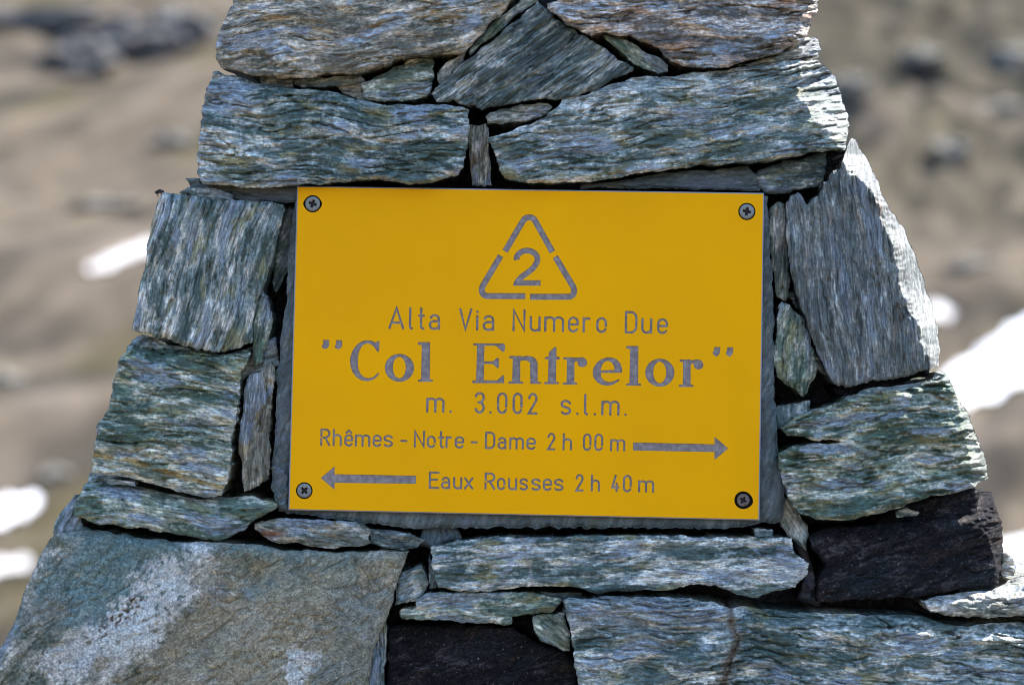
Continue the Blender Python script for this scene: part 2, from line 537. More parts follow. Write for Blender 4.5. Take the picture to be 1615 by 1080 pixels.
    colr = np.clip(np.vstack(Cs), 0.004, 0.8)
    tint = np.concatenate([colr, np.ones((len(colr), 1))], 1)
    return mesh_np('stone', V3, Fs, [mat or M_SCHIST], True, None, {'tint': ('FLOAT_COLOR', tint), 'fol': ('FLOAT_VECTOR', np.vstack(Us))})

def nrm_for(B):
    tg = np.roll(B, -2, 0) - np.roll(B, 2, 0)
    n = np.stack([tg[:, 1], -tg[:, 0]], -1)
    n /= np.linalg.norm(n, axis=1)[:, None] + 1e-9
    area = np.sum(B[:, 0] * np.roll(B[:, 1], -1) - np.roll(B[:, 0], -1) * B[:, 1])
    return n if area > 0 else -n

cairn = new_obj('stone_cairn', None, label='tapering cairn of stacked grey-green schist slabs that carries the yellow sign', cat='cairn')
cairn.location = (0, 0, 0)
_seed = [100]
def stone(poly, label=None, **kw):
    _seed[0] += 57
    kw.setdefault('seed', _seed[0])
    a = np.array(poly)
    if np.sum(a[:, 0] * np.roll(a[:, 1], -1) - np.roll(a[:, 0], -1) * a[:, 1]) < 0:
        poly = poly[::-1]
    return new_obj('stone', stone_mesh(poly, **kw), cairn, label)

def blob(px, py, x, y, rx, ry, ang=0, s=1, soft=0.35, n=0.5):
    c, sn = math.cos(math.radians(ang)), math.sin(math.radians(ang))
    dx, dy = px - x, py - y
    a = (dx * c - dy * sn) / rx
    b = (dx * sn + dy * c) / ry
    r = np.sqrt(a * a + b * b) + n * pn(px / 38, py / 38, 0, s) + n * 0.6 * pn(px / 12, py / 12, 0, s + 1) + n * 0.3 * pn(px / 5, py / 5, 0, s + 2)
    return 1 - sstep(1 - soft, 1 + soft, r)

# --- top courses
stone(C(1, [(280, -330), (262, 0), (240, 60), (205, 130), (185, 210), (178, 280), (215, 325), (300, 345), (370, 360), (450, 362), (560, 370), (700, 355), (860, 350), (960, 310), (1050, 275), (1180, 260), (1350, 255), (1395, 210), (1450, 140), (1540, 55), (1580, 0), (1640, -90), (1600, -330)]),
      ang=4, y0=-26, T=400, pal='brown', fold=12, lay=17, R=12, pale=0.05, band=0.5, wave=4, label='wide brownish grey slab at the upper left')
stone(C(1, [(385, 362), (520, 366), (545, 374), (545, 412), (480, 414), (400, 402), (385, 382)]), y0=12, T=130, pal='blue', R=5, amp=0.5)
stone(C(1, [(552, 382), (640, 367), (760, 362), (865, 355), (880, 380), (860, 397), (760, 407), (660, 414), (590, 414), (552, 400)]), ang=5, y0=14, T=130, pal='blue', R=5, amp=0.5)
stone(C(1, [(870, 398), (960, 352), (1040, 312), (1100, 282), (1190, 268), (1212, 300), (1205, 360), (1195, 440), (1160, 465), (1060, 480), (960, 485), (900, 475), (870, 450)]),
      ang=8, y0=0, T=160, pal='green', facets=[('T', C(1, [(870, 430), (960, 378), (1100, 318), (1210, 318)]), 1.2)], R=8)
stone(C(1, [(1225, 350), (1270, 300), (1330, 260), (1358, 255), (1345, 290), (1300, 345), (1235, 395), (1222, 375)]), ang=42, y0=6, T=120, pal='grey', R=4, amp=0.4, pale=.15)
stone(C(2, [(140, 195), (185, 130), (255, 70), (330, 10), (350, -15), (400, -30), (420, -10), (375, 20), (300, 72), (240, 130), (180, 177), (145, 210)]), ang=38, y0=4, T=130, pal='green', R=5, amp=0.5)
stone(C(2, [(0, 350), (60, 290), (140, 216), (220, 165), (290, 95), (350, 50), (400, 8), (440, 38), (480, 82), (540, 118), (600, 148), (650, 182), (710, 227), (760, 252), (755, 267), (680, 300), (620, 335), (540, 365), (480, 372), (420, 374), (320, 387), (260, 397), (190, 407), (150, 397), (80, 382), (20, 382)]),
      ang=36, y0=-8, T=200, pal='dark', mat=M_FIBRE, lay=9, fold=4, R=8, pale=0.02, label='dark triangular stone with slanting streaks')
stone(C(2, [(430, 15), (470, 2), (520, -60), (560, -330), (1420, -330), (1448, 0), (1450, 40), (1430, 70), (1410, 128), (1385, 163), (1330, 190), (1280, 210), (1200, 225), (1130, 243), (1060, 256), (990, 253), (920, 243), (880, 214), (850, 184), (800, 160), (740, 135), (700, 138), (650, 124), (600, 138), (560, 118), (500, 93), (480, 63), (440, 38)]),
      ang=3, y0=-26, T=420, pal='pink', fold=9, lay=15, amp=1.6, R=11, pale=0.08, facets=[('R', C(2, [(1350, -150), (1395, 0), (1385, 100), (1335, 190)]), 1.1)],
      label='pinkish grey slab at the upper right')
stone(C(2, [(645, 132), (690, 137), (740, 152), (790, 187), (850, 217), (885, 247), (885, 270), (850, 278), (800, 262), (760, 240), (710, 190), (660, 157)]), ang=-28, y0=0, T=140, pal='green', R=6, amp=0.7)
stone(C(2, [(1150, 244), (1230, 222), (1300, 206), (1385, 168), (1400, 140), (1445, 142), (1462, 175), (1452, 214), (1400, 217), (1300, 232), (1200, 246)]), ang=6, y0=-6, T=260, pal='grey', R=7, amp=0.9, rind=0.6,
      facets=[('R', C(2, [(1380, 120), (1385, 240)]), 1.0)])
stone(C(2, [(215, 520), (300, 490), (390, 460), (430, 440), (460, 410), (500, 370), (590, 350), (680, 312), (760, 290), (860, 292), (960, 277), (1060, 266), (1160, 253), (1260, 238), (1380, 222), (1440, 223), (1490, 260), (1530, 330), (1550, 400), (1565, 470), (1552, 560), (1480, 565), (1380, 580), (1280, 600), (1160, 610), (1060, 615), (960, 625), (860, 645), (760, 655), (680, 670), (580, 680), (480, 685), (380, 685), (290, 680), (255, 640), (235, 580)]),
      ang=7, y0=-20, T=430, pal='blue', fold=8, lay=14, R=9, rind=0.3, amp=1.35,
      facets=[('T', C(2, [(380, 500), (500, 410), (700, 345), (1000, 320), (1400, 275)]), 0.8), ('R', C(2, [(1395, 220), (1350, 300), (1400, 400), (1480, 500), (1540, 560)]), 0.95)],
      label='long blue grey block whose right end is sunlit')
stone(C(2, [(205, 430), (260, 410), (340, 392), (440, 388), (450, 402), (435, 430), (350, 455), (270, 465), (210, 465)]), ang=8, y0=6, T=140, pal='grey', R=6, amp=0.8)
stone(C(2, [(140, 470), (205, 466), (212, 490), (215, 560), (225, 640), (228, 697), (150, 697), (143, 600), (137, 520)]), ang=87, y0=14, T=130, pal='brown', R=6, lay=7, mat=M_FIBRE, label='narrow upright brownish wedge stone')
stone(C(1, [(165, 345), (190, 337), (300, 372), (400, 402), (500, 415), (700, 428), (800, 455), (860, 475), (960, 492), (1060, 497), (1180, 492), (1260, 497), (1340, 505), (1370, 520), (1372, 570), (1365, 700), (1350, 780), (1320, 830), (1200, 860), (1100, 870), (950, 852), (760, 862), (560, 872), (420, 885), (320, 890), (240, 880), (120, 865), (95, 820), (95, 720), (110, 600), (120, 500), (140, 420)]),
      ang=-3, y0=-24, T=430, pal='blue', fold=11, lay=17, amp=1.5, R=10, pale=0.06, facets=[('T', C(1, [(140, 410), (400, 440), (700, 475), (1000, 525), (1370, 545)]), 0.9)],
      label='broad banded block above the left half of the sign')
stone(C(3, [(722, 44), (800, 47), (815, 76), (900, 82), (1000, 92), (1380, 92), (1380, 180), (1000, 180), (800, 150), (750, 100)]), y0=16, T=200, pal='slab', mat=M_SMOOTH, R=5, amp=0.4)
stone(C(3, [(680, 128), (740, 98), (830, 96), (1000, 140), (1000, 185), (830, 170)]), y0=4, T=200, pal='blue', R=4, amp=0.3)
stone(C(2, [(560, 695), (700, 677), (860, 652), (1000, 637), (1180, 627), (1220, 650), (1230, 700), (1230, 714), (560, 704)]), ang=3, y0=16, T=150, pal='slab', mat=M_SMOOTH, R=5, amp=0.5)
stone(C(2, [(1210, 655), (1250, 628), (1350, 603), (1480, 573), (1480, 620), (1470, 680), (1440, 700), (1360, 710), (1340, 724), (1250, 724), (1225, 690)]), ang=5, y0=14, T=150, pal='dark', R=9)
# --- left column
stone(C(3, [(590, 125), (680, 135), (800, 145), (950, 165), (1100, 175), (1240, 180), (1290, 195), (1300, 230), (1270, 350), (1240, 470), (1200, 620), (1170, 700), (1130, 760), (1120, 850), (1115, 960), (1100, 1010), (1000, 1045), (910, 1068), (800, 1045), (700, 1025), (620, 990), (520, 965), (440, 945), (400, 935), (400, 905), (440, 760), (470, 600), (500, 430), (530, 280), (555, 180)]),
      ang=74, y0=-12, T=400, pal='blue', mat=M_FIBRE, lay=10, fold=5, R=10, facets=[('T', C(3, [(560, 150), (900, 188), (1300, 212)]), 1.6), ('L', C(3, [(610, 130), (540, 400), (450, 930)]), 0.5)],
      label='tilted square block with steep streaks')
stone(C(0, [(399, 477), (404, 463), (414, 458), (422, 469), (429, 493), (427, 520), (421, 545), (417, 555), (413, 572), (402, 580), (398, 567), (398, 520)]), ang=80, y0=12, T=120, pal='green', R=7, amp=0.7)
stone(C(4, [(425, 85), (470, 92), (560, 120), (680, 152), (800, 172), (860, 172), (940, 152), (945, 200), (900, 260), (895, 380), (880, 460), (860, 560), (855, 680), (840, 760), (810, 845), (740, 855), (640, 835), (540, 805), (420, 770), (300, 750), (195, 735), (195, 690), (215, 600), (225, 500), (270, 450), (285, 380), (300, 290), (325, 200), (370, 130)]),
      ang=-7, y0=-18, T=400, pal='green', fold=4, lay=17, R=8, amp=1.55, pale=0.06, band=1.4, facets=[('T', C(4, [(320, 195), (500, 195), (700, 205), (900, 215)]), 2.0)],
      paint=lambda c, px, py, U, V: mixc(c, (.50, .30, .07), 0.95 * np.exp(-((py - np.interp(px, [150, 200, 260, 350], [718, 725, 744, 768]) + 2 * pn(px / 9, py / 9, 0, 3)) / 4.2) ** 2) * sstep(-.7, .0, pn(px / 22, py / 40, 0, 8))),
      label='banded block with a rusty stripe near its bottom edge')
stone(C(4, [(265, 765), (400, 780), (405, 803), (330, 798), (270, 783)]), y0=-4, T=120, pal='blue', R=3, amp=0.2)
stone(C(4, [(925, 300), (945, 270), (985, 260), (1040, 215), (1060, 230), (1062, 300), (1045, 400), (1040, 560), (1035, 770), (990, 790), (915, 825), (905, 760), (900, 680), (890, 590), (900, 480), (915, 400)]),
      ang=86, y0=8, T=140, pal='brown', mat=M_FIBRE, lay=8, R=7, label='upright brownish stone beside the left edge of the sign')
stone(C(4, [(105, 900), (115, 870), (150, 820), (185, 745), (300, 772), (420, 803), (560, 833), (700, 860), (850, 850), (960, 845), (1070, 880), (1060, 912), (960, 962), (920, 1002), (850, 1045), (780, 1058), (700, 1045), (560, 1020), (440, 1000), (330, 990), (200, 970), (120, 945)]),
      ang=-6, y0=-28, T=420, pal='green', lay=10, R=9, facets=[('T', C(4, [(140, 828), (300, 855), (560, 908), (760, 928), (900, 918), (1075, 885)]), 2.0)])
# --- bottom
stone(C(5, [(980, 110), (1040, 95), (1180, 90), (1280, 100), (1400, 110), (1430, 140), (1420, 170), (1440, 190), (1330, 205), (1240, 210), (1150, 185), (1080, 190), (1010, 160), (985, 135)]),
      ang=-6, y0=-4, T=150, pal='grey', R=7, lay=9, pale=.12, paint=lambda c, px, py, U, V: mixc(c, (.22, .09, .035), blob(px, py, 430, 842, 22, 7, 0, 5, .5)), label='thin flat stone with a rust stain')
stone(C(5, [(1420, 140), (1480, 130), (1580, 150), (1640, 175), (1612, 203), (1560, 213), (1480, 205), (1440, 190), (1425, 165)]), ang=-5, y0=8, T=140, pal='dark', R=8)
stone(C(5, [(205, 150), (215, 110), (250, 50), (290, 0), (310, 10), (310, 100), (330, 125), (430, 150), (430, 190), (210, 180)]), ang=60, y0=12, T=380, pal='blue', R=8, amp=0.7)

def paint_boulder(c, px, py, U, V):
    c = mixc(c, (.19, .27, .235), 0.92 * blob(px, py, 190, 900, 150, 80, 20, 71, .4))
    c = mixc(c, (.18, .255, .22), 0.92 * blob(px, py, 470, 895, 110, 45, 0, 72, .3))
    br = blob(px, py, 450, 1010, 230, 120, 20, 73, .5)
    c = mixc(c, (.41, .35, .22), 0.92 * br)
    w = np.maximum(blob(px, py, 235, 955, 120, 42, 47, 74, .28, .7), blob(px, py, 470, 1045, 32, 26, 50, 75, .12, .7))
    w = np.maximum(w, 0.7 * blob(px, py, 120, 1030, 70, 30, 30, 78, .4, .7))
    w = w * sstep(-0.5, -0.2, pn(px / 9, py / 9, 0, 76))
    c = mixc(c, (.76, .71, .60), 0.95 * w)
    for k, (bx, by, ra_) in enumerate(((560, 960, 60), (390, 985, 48), (540, 1050, 55), (330, 900, 34), (80, 960, 40))):
        c = mixc(c, (.47, .41, .29) if k % 2 else (.22, .24, .20), 0.6 * blob(px, py, bx, by, ra_, ra_ * .6, 25, 170 + k, .5, .8))
    c = c * 1.12
    r = blob(px, py, 190, 970, 55, 14, 38, 77, .5, .9)
    return mixc(c, (.13, .075, .04), 0.95 * r * sstep(0.0, 0.3, pn(px / 6, py / 6, 0, 79)))

def bump_boulder(px, py):
    sm = pn(px / 90 + py / 140, py / 60 - px / 120, 0, 95) + 0.3 * pn(px / 20, py / 20, 0, 96)
    crack = 2.5 * np.exp(-(sm / 0.03) ** 2) * sstep(0, 0.3, pn(px / 130, py / 130, 0, 97))
    # a rounded rib running down to the left, a hollow under it
    a = (px - 300) * 0.72 + (py - 950) * 0.69
    rib = 16 * np.exp(-((a + 18) / 45.0) ** 2) - 10 * np.exp(-((a - 45) / 30.0) ** 2)
    hol = 12 * np.exp(-(((px - 440) / 70.0) ** 2 + ((py - 905) / 28.0) ** 2))
    return rib - hol - crack + 5 * fbm(px / 60, py / 60, 0, 91, 3)

stone(C(5, [(245, 137), (400, 142), (560, 167), (700, 182), (900, 187), (1000, 192), (1100, 215), (1240, 215), (1300, 220), (1440, 215), (1580, 215), (1560, 270), (1530, 340), (1520, 420), (1480, 500), (1440, 600), (1425, 740), (1420, 930), (-90, 930), (-60, 740), (-10, 620), (60, 480), (100, 360), (140, 260), (180, 190), (215, 150)]),
      ang=30, y0=-24, T=450, pal='grey', mat=M_BOULDER, lay=46, fold=10, amp=0.7, R=18, jit=1.3, pale=0.0, band=0.1, iso=0.5, paint=paint_boulder, bump=bump_boulder,
      facets=[('T', C(5, [(240, 165), (560, 195), (1000, 220), (1580, 245)]), 1.0), ('L', C(5, [(255, 130), (170, 300), (95, 500), (20, 650), (-30, 900)]), 0.6)],
      label='big lichened boulder at the lower left')
stone(C(6, [(225, 185), (310, 164), (430, 150), (640, 150), (800, 145), (1000, 142), (1200, 150), (1500, 152), (1508, 210), (1560, 240), (1555, 280), (1510, 325), (1440, 345), (1380, 362), (1290, 345), (1230, 320), (1150, 318), (1060, 335), (950, 340), (800, 343), (740, 325), (640, 320), (540, 330), (420, 340), (320, 338), (250, 328), (225, 250)]),
      ang=2, y0=-10, T=170, pal='blue', lay=12, fold=3, R=6, pale=.12, amp=.8, facets=[('T', C(6, [(225, 194), (430, 160), (640, 159), (1000, 153), (1500, 160)]), 1.2)],
      paint=lambda c, px, py, U, V: mixc(c, (.36, .31, .26), 0.8 * np.exp(-((px - np.interp(py, [845, 890, 930], [822, 834, 842]) + 3 * pn(px / 8, py / 8, 0, 4)) / 2.5) ** 2)),
      label='long flat pale slab under the bottom edge of the sign')
stone(C(6, [(100, 300), (130, 270), (190, 250), (210, 285), (210, 340), (180, 370), (100, 390)]), ang=20, y0=4, T=140, pal='blue', R=7)
stone(C(6, [(216, 215), (240, 255), (248, 328), (216, 332)]), ang=80, y0=14, T=120, pal='dark', R=4, amp=.4)
stone(C(6, [(175, 372), (210, 347), (300, 342), (420, 344), (560, 344), (680, 362), (685, 385), (650, 415), (570, 420), (510, 430), (510, 456), (400, 456), (280, 445), (125, 440), (110, 415), (120, 402), (170, 397)]),
      ang=3, y0=-4, T=150, pal='green', R=7, lay=9, pale=.06)
stone(C(6, [(580, 430), (600, 420), (690, 420), (715, 490), (715, 550), (660, 535), (610, 515), (590, 480)]), ang=-30, y0=4, T=140, pal='green', R=7, amp=.7)
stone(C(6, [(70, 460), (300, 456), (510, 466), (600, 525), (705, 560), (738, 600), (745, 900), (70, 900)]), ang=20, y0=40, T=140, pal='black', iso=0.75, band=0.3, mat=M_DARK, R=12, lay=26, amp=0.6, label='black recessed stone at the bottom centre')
stone(C(6, [(45, 450), (65, 450), (65, 560), (55, 670), (52, 900), (-10, 900), (2, 640), (28, 520)]), ang=86, y0=4, T=150, pal='blue', R=5, mat=M_FIBRE, lay=7)
def paint_crack(c, px, py, U, V):
    xl = np.interp(py, [950, 985, 1010, 1040, 1080], [1151, 1152, 1163, 1150, 1140]) + 4 * pn(px / 9, py / 9, 0, 6)
    c = mixc(c, (.34, .26, .17), 0.85 * np.exp(-((px - xl) / 7.0) ** 2))
    c = mixc(c, (.06, .045, .03), 0.9 * np.exp(-((px - xl - 3) / 2.0) ** 2) * sstep(-.3, .1, pn(py / 14, px / 30, 0, 9)))
    return mixc(c, (.40, .42, .43), 0.35 * blob(px, py, 1000, 960, 120, 40, 0, 12, .6))
stone([(890, 945), (937, 940), (1026, 940), (1093, 943), (1151, 955), (1195, 958), (1276, 966), (1373, 969), (1450, 969), (1488, 982), (1527, 986), (1613, 979), (1650, 975), (1668, 1030), (1680, 1100), (1690, 1170), (915, 1170), (912, 1080), (905, 1040), (900, 1000), (892, 965)],
      ang=-2, y0=-28, T=450, pal='blue', lay=15, fold=12, R=9, amp=1.8, pale=.06, paint=paint_crack, wave=3,
      facets=[('T', [(890, 950), (1026, 950), (1130, 962), (1200, 985), (1276, 990), (1400, 995), (1500, 1005), (1660, 1010)], 1.6)],
      bump=lambda px, py: -11 * np.exp(-((px - np.interp(py, [950, 985, 1010, 1040, 1080], [1151, 1152, 1163, 1150, 1140])) / 5.0) ** 2),
      label='large cracked slab at the lower right')
# --- right column
stone(C(8, [(200, 592), (230, 572), (400, 556), (560, 542), (690, 530), (745, 500), (752, 445), (795, 448), (810, 500), (830, 545), (832, 640), (820, 745), (780, 755), (700, 765), (600, 780), (540, 795), (420, 795), (300, 800), (220, 810), (215, 770), (245, 690), (235, 650), (205, 630)]),
      ang=15, y0=10, T=400, pal='black', iso=0.75, band=0.3, mat=M_DARK, lay=24, amp=0.75, R=9, facets=[('T', C(8, [(200, 605), (560, 562), (690, 556), (745, 545), (830, 548)]), 2.0), ('R', C(8, [(740, 440), (760, 540), (800, 640), (812, 760)]), 1.2)],
      label='black stone at the lower right corner')
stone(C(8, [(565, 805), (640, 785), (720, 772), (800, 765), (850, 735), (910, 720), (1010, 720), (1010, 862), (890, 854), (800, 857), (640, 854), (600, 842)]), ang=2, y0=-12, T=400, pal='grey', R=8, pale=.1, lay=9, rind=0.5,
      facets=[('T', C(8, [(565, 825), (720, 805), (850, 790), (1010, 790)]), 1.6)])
stone(C(8, [(828, 640), (850, 640), (876, 690), (870, 722), (828, 732)]), y0=40, T=280, pal='grey', R=5, pale=.2)
stone(C(8, [(485, 512), (520, 498), (560, 515), (555, 528), (490, 528)]), y0=24, T=100, pal='blue', R=3, amp=.3)
stone(C(8, [(105, 240), (150, 205), (250, 170), (340, 132), (380, 112), (460, 102), (540, 92), (600, 77), (625, 47), (650, 70), (670, 100), (690, 150), (720, 190), (745, 260), (765, 310), (785, 360), (785, 400), (750, 415), (740, 430), (670, 455), (600, 460), (520, 490), (430, 520), (330, 540), (220, 540), (160, 510), (130, 460), (110, 400), (95, 340), (100, 315), (150, 298), (230, 288), (300, 284), (230, 278), (180, 271), (125, 262)]),
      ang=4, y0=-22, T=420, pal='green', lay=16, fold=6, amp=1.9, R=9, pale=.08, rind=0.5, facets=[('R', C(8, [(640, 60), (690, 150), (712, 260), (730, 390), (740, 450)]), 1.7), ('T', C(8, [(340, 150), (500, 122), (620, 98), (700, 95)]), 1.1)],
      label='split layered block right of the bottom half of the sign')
stone(C(7, [(145, 290), (165, 270), (190, 255), (230, 295), (270, 270), (290, 215), (310, 205), (320, 180), (355, 162), (370, 100), (395, 40), (420, 50), (460, 120), (500, 220), (550, 320), (600, 390), (640, 480), (680, 600), (710, 690), (735, 780), (742, 860), (735, 920), (700, 940), (620, 965), (530, 980), (450, 990), (380, 1010), (340, 1000), (310, 960), (280, 900), (240, 790), (200, 680), (175, 610), (155, 500), (145, 400)]),
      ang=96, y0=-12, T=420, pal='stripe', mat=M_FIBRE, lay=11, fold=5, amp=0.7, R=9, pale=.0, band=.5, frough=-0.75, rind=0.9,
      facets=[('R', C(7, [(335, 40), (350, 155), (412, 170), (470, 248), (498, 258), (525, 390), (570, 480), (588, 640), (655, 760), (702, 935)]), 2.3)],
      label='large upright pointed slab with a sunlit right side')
stone(C(7, [(85, 400), (80, 330), (110, 290), (140, 300), (150, 400), (155, 520), (160, 600), (155, 660), (140, 675), (105, 650), (95, 560), (88, 480)]), ang=92, y0=12, T=130, pal='grey', mat=M_FIBRE, lay=8, R=7)
stone(C(7, [(115, 690), (130, 675), (160, 695), (210, 740), (235, 800), (260, 880), (275, 930), (240, 1000), (215, 1045), (180, 1020), (110, 970), (100, 900), (108, 800)]), ang=82, y0=8, T=130, pal='green', lay=9, R=12)
stone(C(8, [(420, 540), (545, 480), (640, 452), (735, 425), (752, 440), (750, 520), (700, 560), (560, 575), (430, 585)]), y0=46, T=330, pal='black', iso=0.75, band=0.3, mat=M_DARK, R=10, label='black wedge added for shade in the gap above the black corner stone')  # added filler: keeps sun out and stands for the shaded gap
stone(C(7, [(330, 1010), (530, 968), (690, 925), (712, 932), (690, 962), (560, 1000), (420, 1030), (340, 1040)]), y0=34, T=300, pal='black', iso=0.75, band=0.3, mat=M_DARK, R=4, amp=.4)  # added black filler, stands for shade under the pointed slab
stone(C(2, [(1466, 578), (1552, 562), (1546, 640), (1505, 662), (1482, 705), (1462, 650)]), y0=30, T=330, pal='black', iso=0.75, band=0.3, mat=M_DARK, R=6)  # added black filler covering a sunlit gap, stands for its shade
for k, (cr, pts, y_, pl) in enumerate((
        (1, [(740, 400), (880, 385), (885, 470), (800, 452)], 34, 'brown'),
        (4, [(900, 160), (1000, 118), (1065, 95), (1085, 230), (1000, 262), (950, 262), (890, 320)], 44, 'grey'),
        (4, [(1052, 705), (1085, 715), (1122, 745), (1124, 912), (1072, 905)], 6, 'slab'),
        (3, [(1290, 210), (1362, 215), (1330, 560), (1250, 720), (1230, 640)], 60, 'dark'),
        (6, [(190, 112), (310, 102), (330, 150), (228, 190), (188, 182)], 34, 'slab'),
        (8, [(62, 172), (200, 150), (205, 212), (100, 242)], 44, 'blue'),
        (8, [(82, 470), (130, 472), (200, 560), (190, 640), (105, 560)], 34, 'grey'),
        (6, [(1500, 150), (1560, 200), (1602, 395), (1520, 370), (1555, 280)], 54, 'black'),
        (6, [(600, 345), (760, 345), (700, 420), (690, 380)], 40, 'dark'),
        (7, [(150, 640), (172, 640), (240, 800), (300, 960), (270, 950), (215, 740)], 46, 'dark'))):
    stone(C(cr, pts), ang=20 * k, y0=y_, T=130, pal=pl, mat=M_SMOOTH, R=6, amp=0.6, iso=0.4 if pl == 'black' else 1.0)
# --- slab behind the sign
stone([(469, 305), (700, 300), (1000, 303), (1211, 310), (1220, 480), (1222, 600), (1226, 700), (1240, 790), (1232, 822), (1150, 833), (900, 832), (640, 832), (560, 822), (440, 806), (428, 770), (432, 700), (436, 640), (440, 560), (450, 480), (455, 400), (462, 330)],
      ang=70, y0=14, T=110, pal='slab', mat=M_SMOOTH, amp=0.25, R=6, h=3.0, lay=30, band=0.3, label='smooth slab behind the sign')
stone([(1188, 833), (1219, 832), (1217, 846), (1190, 845)], y0=18, T=100, pal='blue', R=3, amp=.2)

# --- courses above and below the picture (coarse)
def course(y1, y2, xl1, xr1, xl2, xr2, cuts, h=9):
    cs = [0] + cuts + [1]
    for i in range(len(cs) - 1):
        a, b = cs[i] + (0.006 if i else 0), cs[i + 1] - (0.006 if i < len(cs) - 2 else 0)
        stone([(xl1 + (xr1 - xl1) * a, y1), (xl1 + (xr1 - xl1) * b, y1), (xl2 + (xr2 - xl2) * b, y2), (xl2 + (xr2 - xl2) * a, y2)],
              ang=(i * 7 % 5) - 2, y0=-18 + (i * 13 % 22), T=430, pal=('grey', 'green', 'brown')[(i + int(y1)) % 3], mat=M_COARSE, h=h, R=22, jit=3, lay=40)
course(-290, -118, 440, 1230, 385, 1275, [0.4])
course(-450, -296, 520, 1170, 445, 1225, [0.62])
course(1178, 1400, -80, 1690, -150, 1770, [0.22, 0.5, 0.78])
course(1406, 1640, -155, 1775, -240, 1860, [0.3, 0.64])
course(1646, 1930, -245, 1865, -330, 1950, [0.2, 0.46, 0.75])

# --- rubble filling in the middle of the cairn
cv, cf = [], []
rows = np.linspace(-440, 1930, 26)
for r, yy in enumerate(rows):
    xl = np.interp(yy, [-440, 0, 1080, 1930], [520, 425, 60, -230])
    xr = np.interp(yy, [-440, 0, 1080, 1930], [1160, 1225, 1590, 1850])
    dp = np.interp(yy, [-440, 1930], [520, 1250])
    for k in range(28):
        a = k / 28 * 4
        e, f = int(a), a - int(a)
        q = [(xl + (xr - xl) * f, 175), (xr, 175 + dp * f), (xr + (xl - xr) * f, 175 + dp), (xl, 175 + dp * (1 - f))][e]
        n = 16 * pn(q[0] / 60, yy / 60, q[1] / 60, 5)
        cv.append(((q[0] + float(n) - CX) * S, (q[1] + abs(float(n))) * S, ZC + (CY - yy) * S))
for r in range(25):
    for k in range(28):
        cf.append([r * 28 + k, r * 28 + (k + 1) % 28, (r + 1) * 28 + (k + 1) % 28, (r + 1) * 28 + k])
cf.append(list(range(28))); cf.append(list(range(25 * 28, 26 * 28)))
cv = np.array(cv)
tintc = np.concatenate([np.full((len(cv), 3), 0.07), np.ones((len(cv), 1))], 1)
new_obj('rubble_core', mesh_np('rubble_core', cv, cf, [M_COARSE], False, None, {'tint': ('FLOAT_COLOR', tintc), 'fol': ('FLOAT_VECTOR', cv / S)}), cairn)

# stones along the two flanks, behind the front row
def flank_stone(cx, cy, cz, sx, sy, sz, k):
    n = 5
    g = np.linspace(-1, 1, n + 1)
    V_, F_ = [], []
    for ax in range(3):
        for sg in (-1, 1):
            o = len(V_)
            for a in g:
                for b in g:
                    q = [0, 0, 0]; q[ax] = sg; q[(ax + 1) % 3] = a; q[(ax + 2) % 3] = b
                    V_.append(q)
            for i in range(n):
                for j in range(n):
                    f = [o + i * (n + 1) + j, o + (i + 1) * (n + 1) + j, o + (i + 1) * (n + 1) + j + 1, o + i * (n + 1) + j + 1]
                    F_.append(f if sg > 0 else f[::-1])
    v = np.array(V_, float)
    rr = np.linalg.norm(v, axis=1)[:, None]
    v = v * (1 - 0.10 * np.clip(rr - 1.2, 0, 1))
    nz = pn(v[:, 0] * 1.6 + k * 3.1, v[:, 1] * 1.6, v[:, 2] * 1.6, 300)
    nz2 = pn(v[:, 0] * 3.4 + k * 3.1, v[:, 1] * 3.4, v[:, 2] * 5, 301)
    v = v * (1 + 0.10 * nz + 0.06 * nz2)[:, None] * np.array([sx, sy, sz]) + np.array([cx, cy, cz])
    w = np.stack([(v[:, 0] - CX) * S, v[:, 1] * S, ZC + (CY - v[:, 2]) * S], -1)
    md = np.array(PAL[('grey', 'green', 'blue', 'brown')[k % 4]][1]) * (0.7 + 0.5 * hash01(k, 9))
    t = np.concatenate([np.clip(np.broadcast_to(md, (len(v), 3)) * (1 + 0.5 * nz2)[:, None], .01, .7), np.ones((len(v), 1))], 1)
    new_obj('stone', mesh_np('stone', w, F_, [M_COARSE], False, None, {'tint': ('FLOAT_COLOR', t), 'fol': ('FLOAT_VECTOR', v)}), cairn)
kk = 0
yy = -430.0
while yy < 1900:
    hgt_ = 90 + 70 * float(hash01(int(yy) + 3000, 4))
    ym = yy + hgt_ / 2
    dp = np.interp(ym, [-440, 1930], [520, 1250]) + 190
    for side in (-1, 1):
        xe = np.interp(ym, [-440, 0, 1080, 1930], [520, 425, 60, -230] if side < 0 else [1160, 1225, 1590, 1850]) + side * 12
        y0_ = 432.0
        while y0_ < dp:
            ln_ = 150 + 190 * float(hash01(kk * 7 + int(ym) + 2000, 5))
            flank_stone(xe - side * 55, y0_ + ln_ / 2, ym, 80, ln_ / 2 - 4, hgt_ / 2 - 3, kk)
            kk += 1
            y0_ += ln_
    yy += hgt_

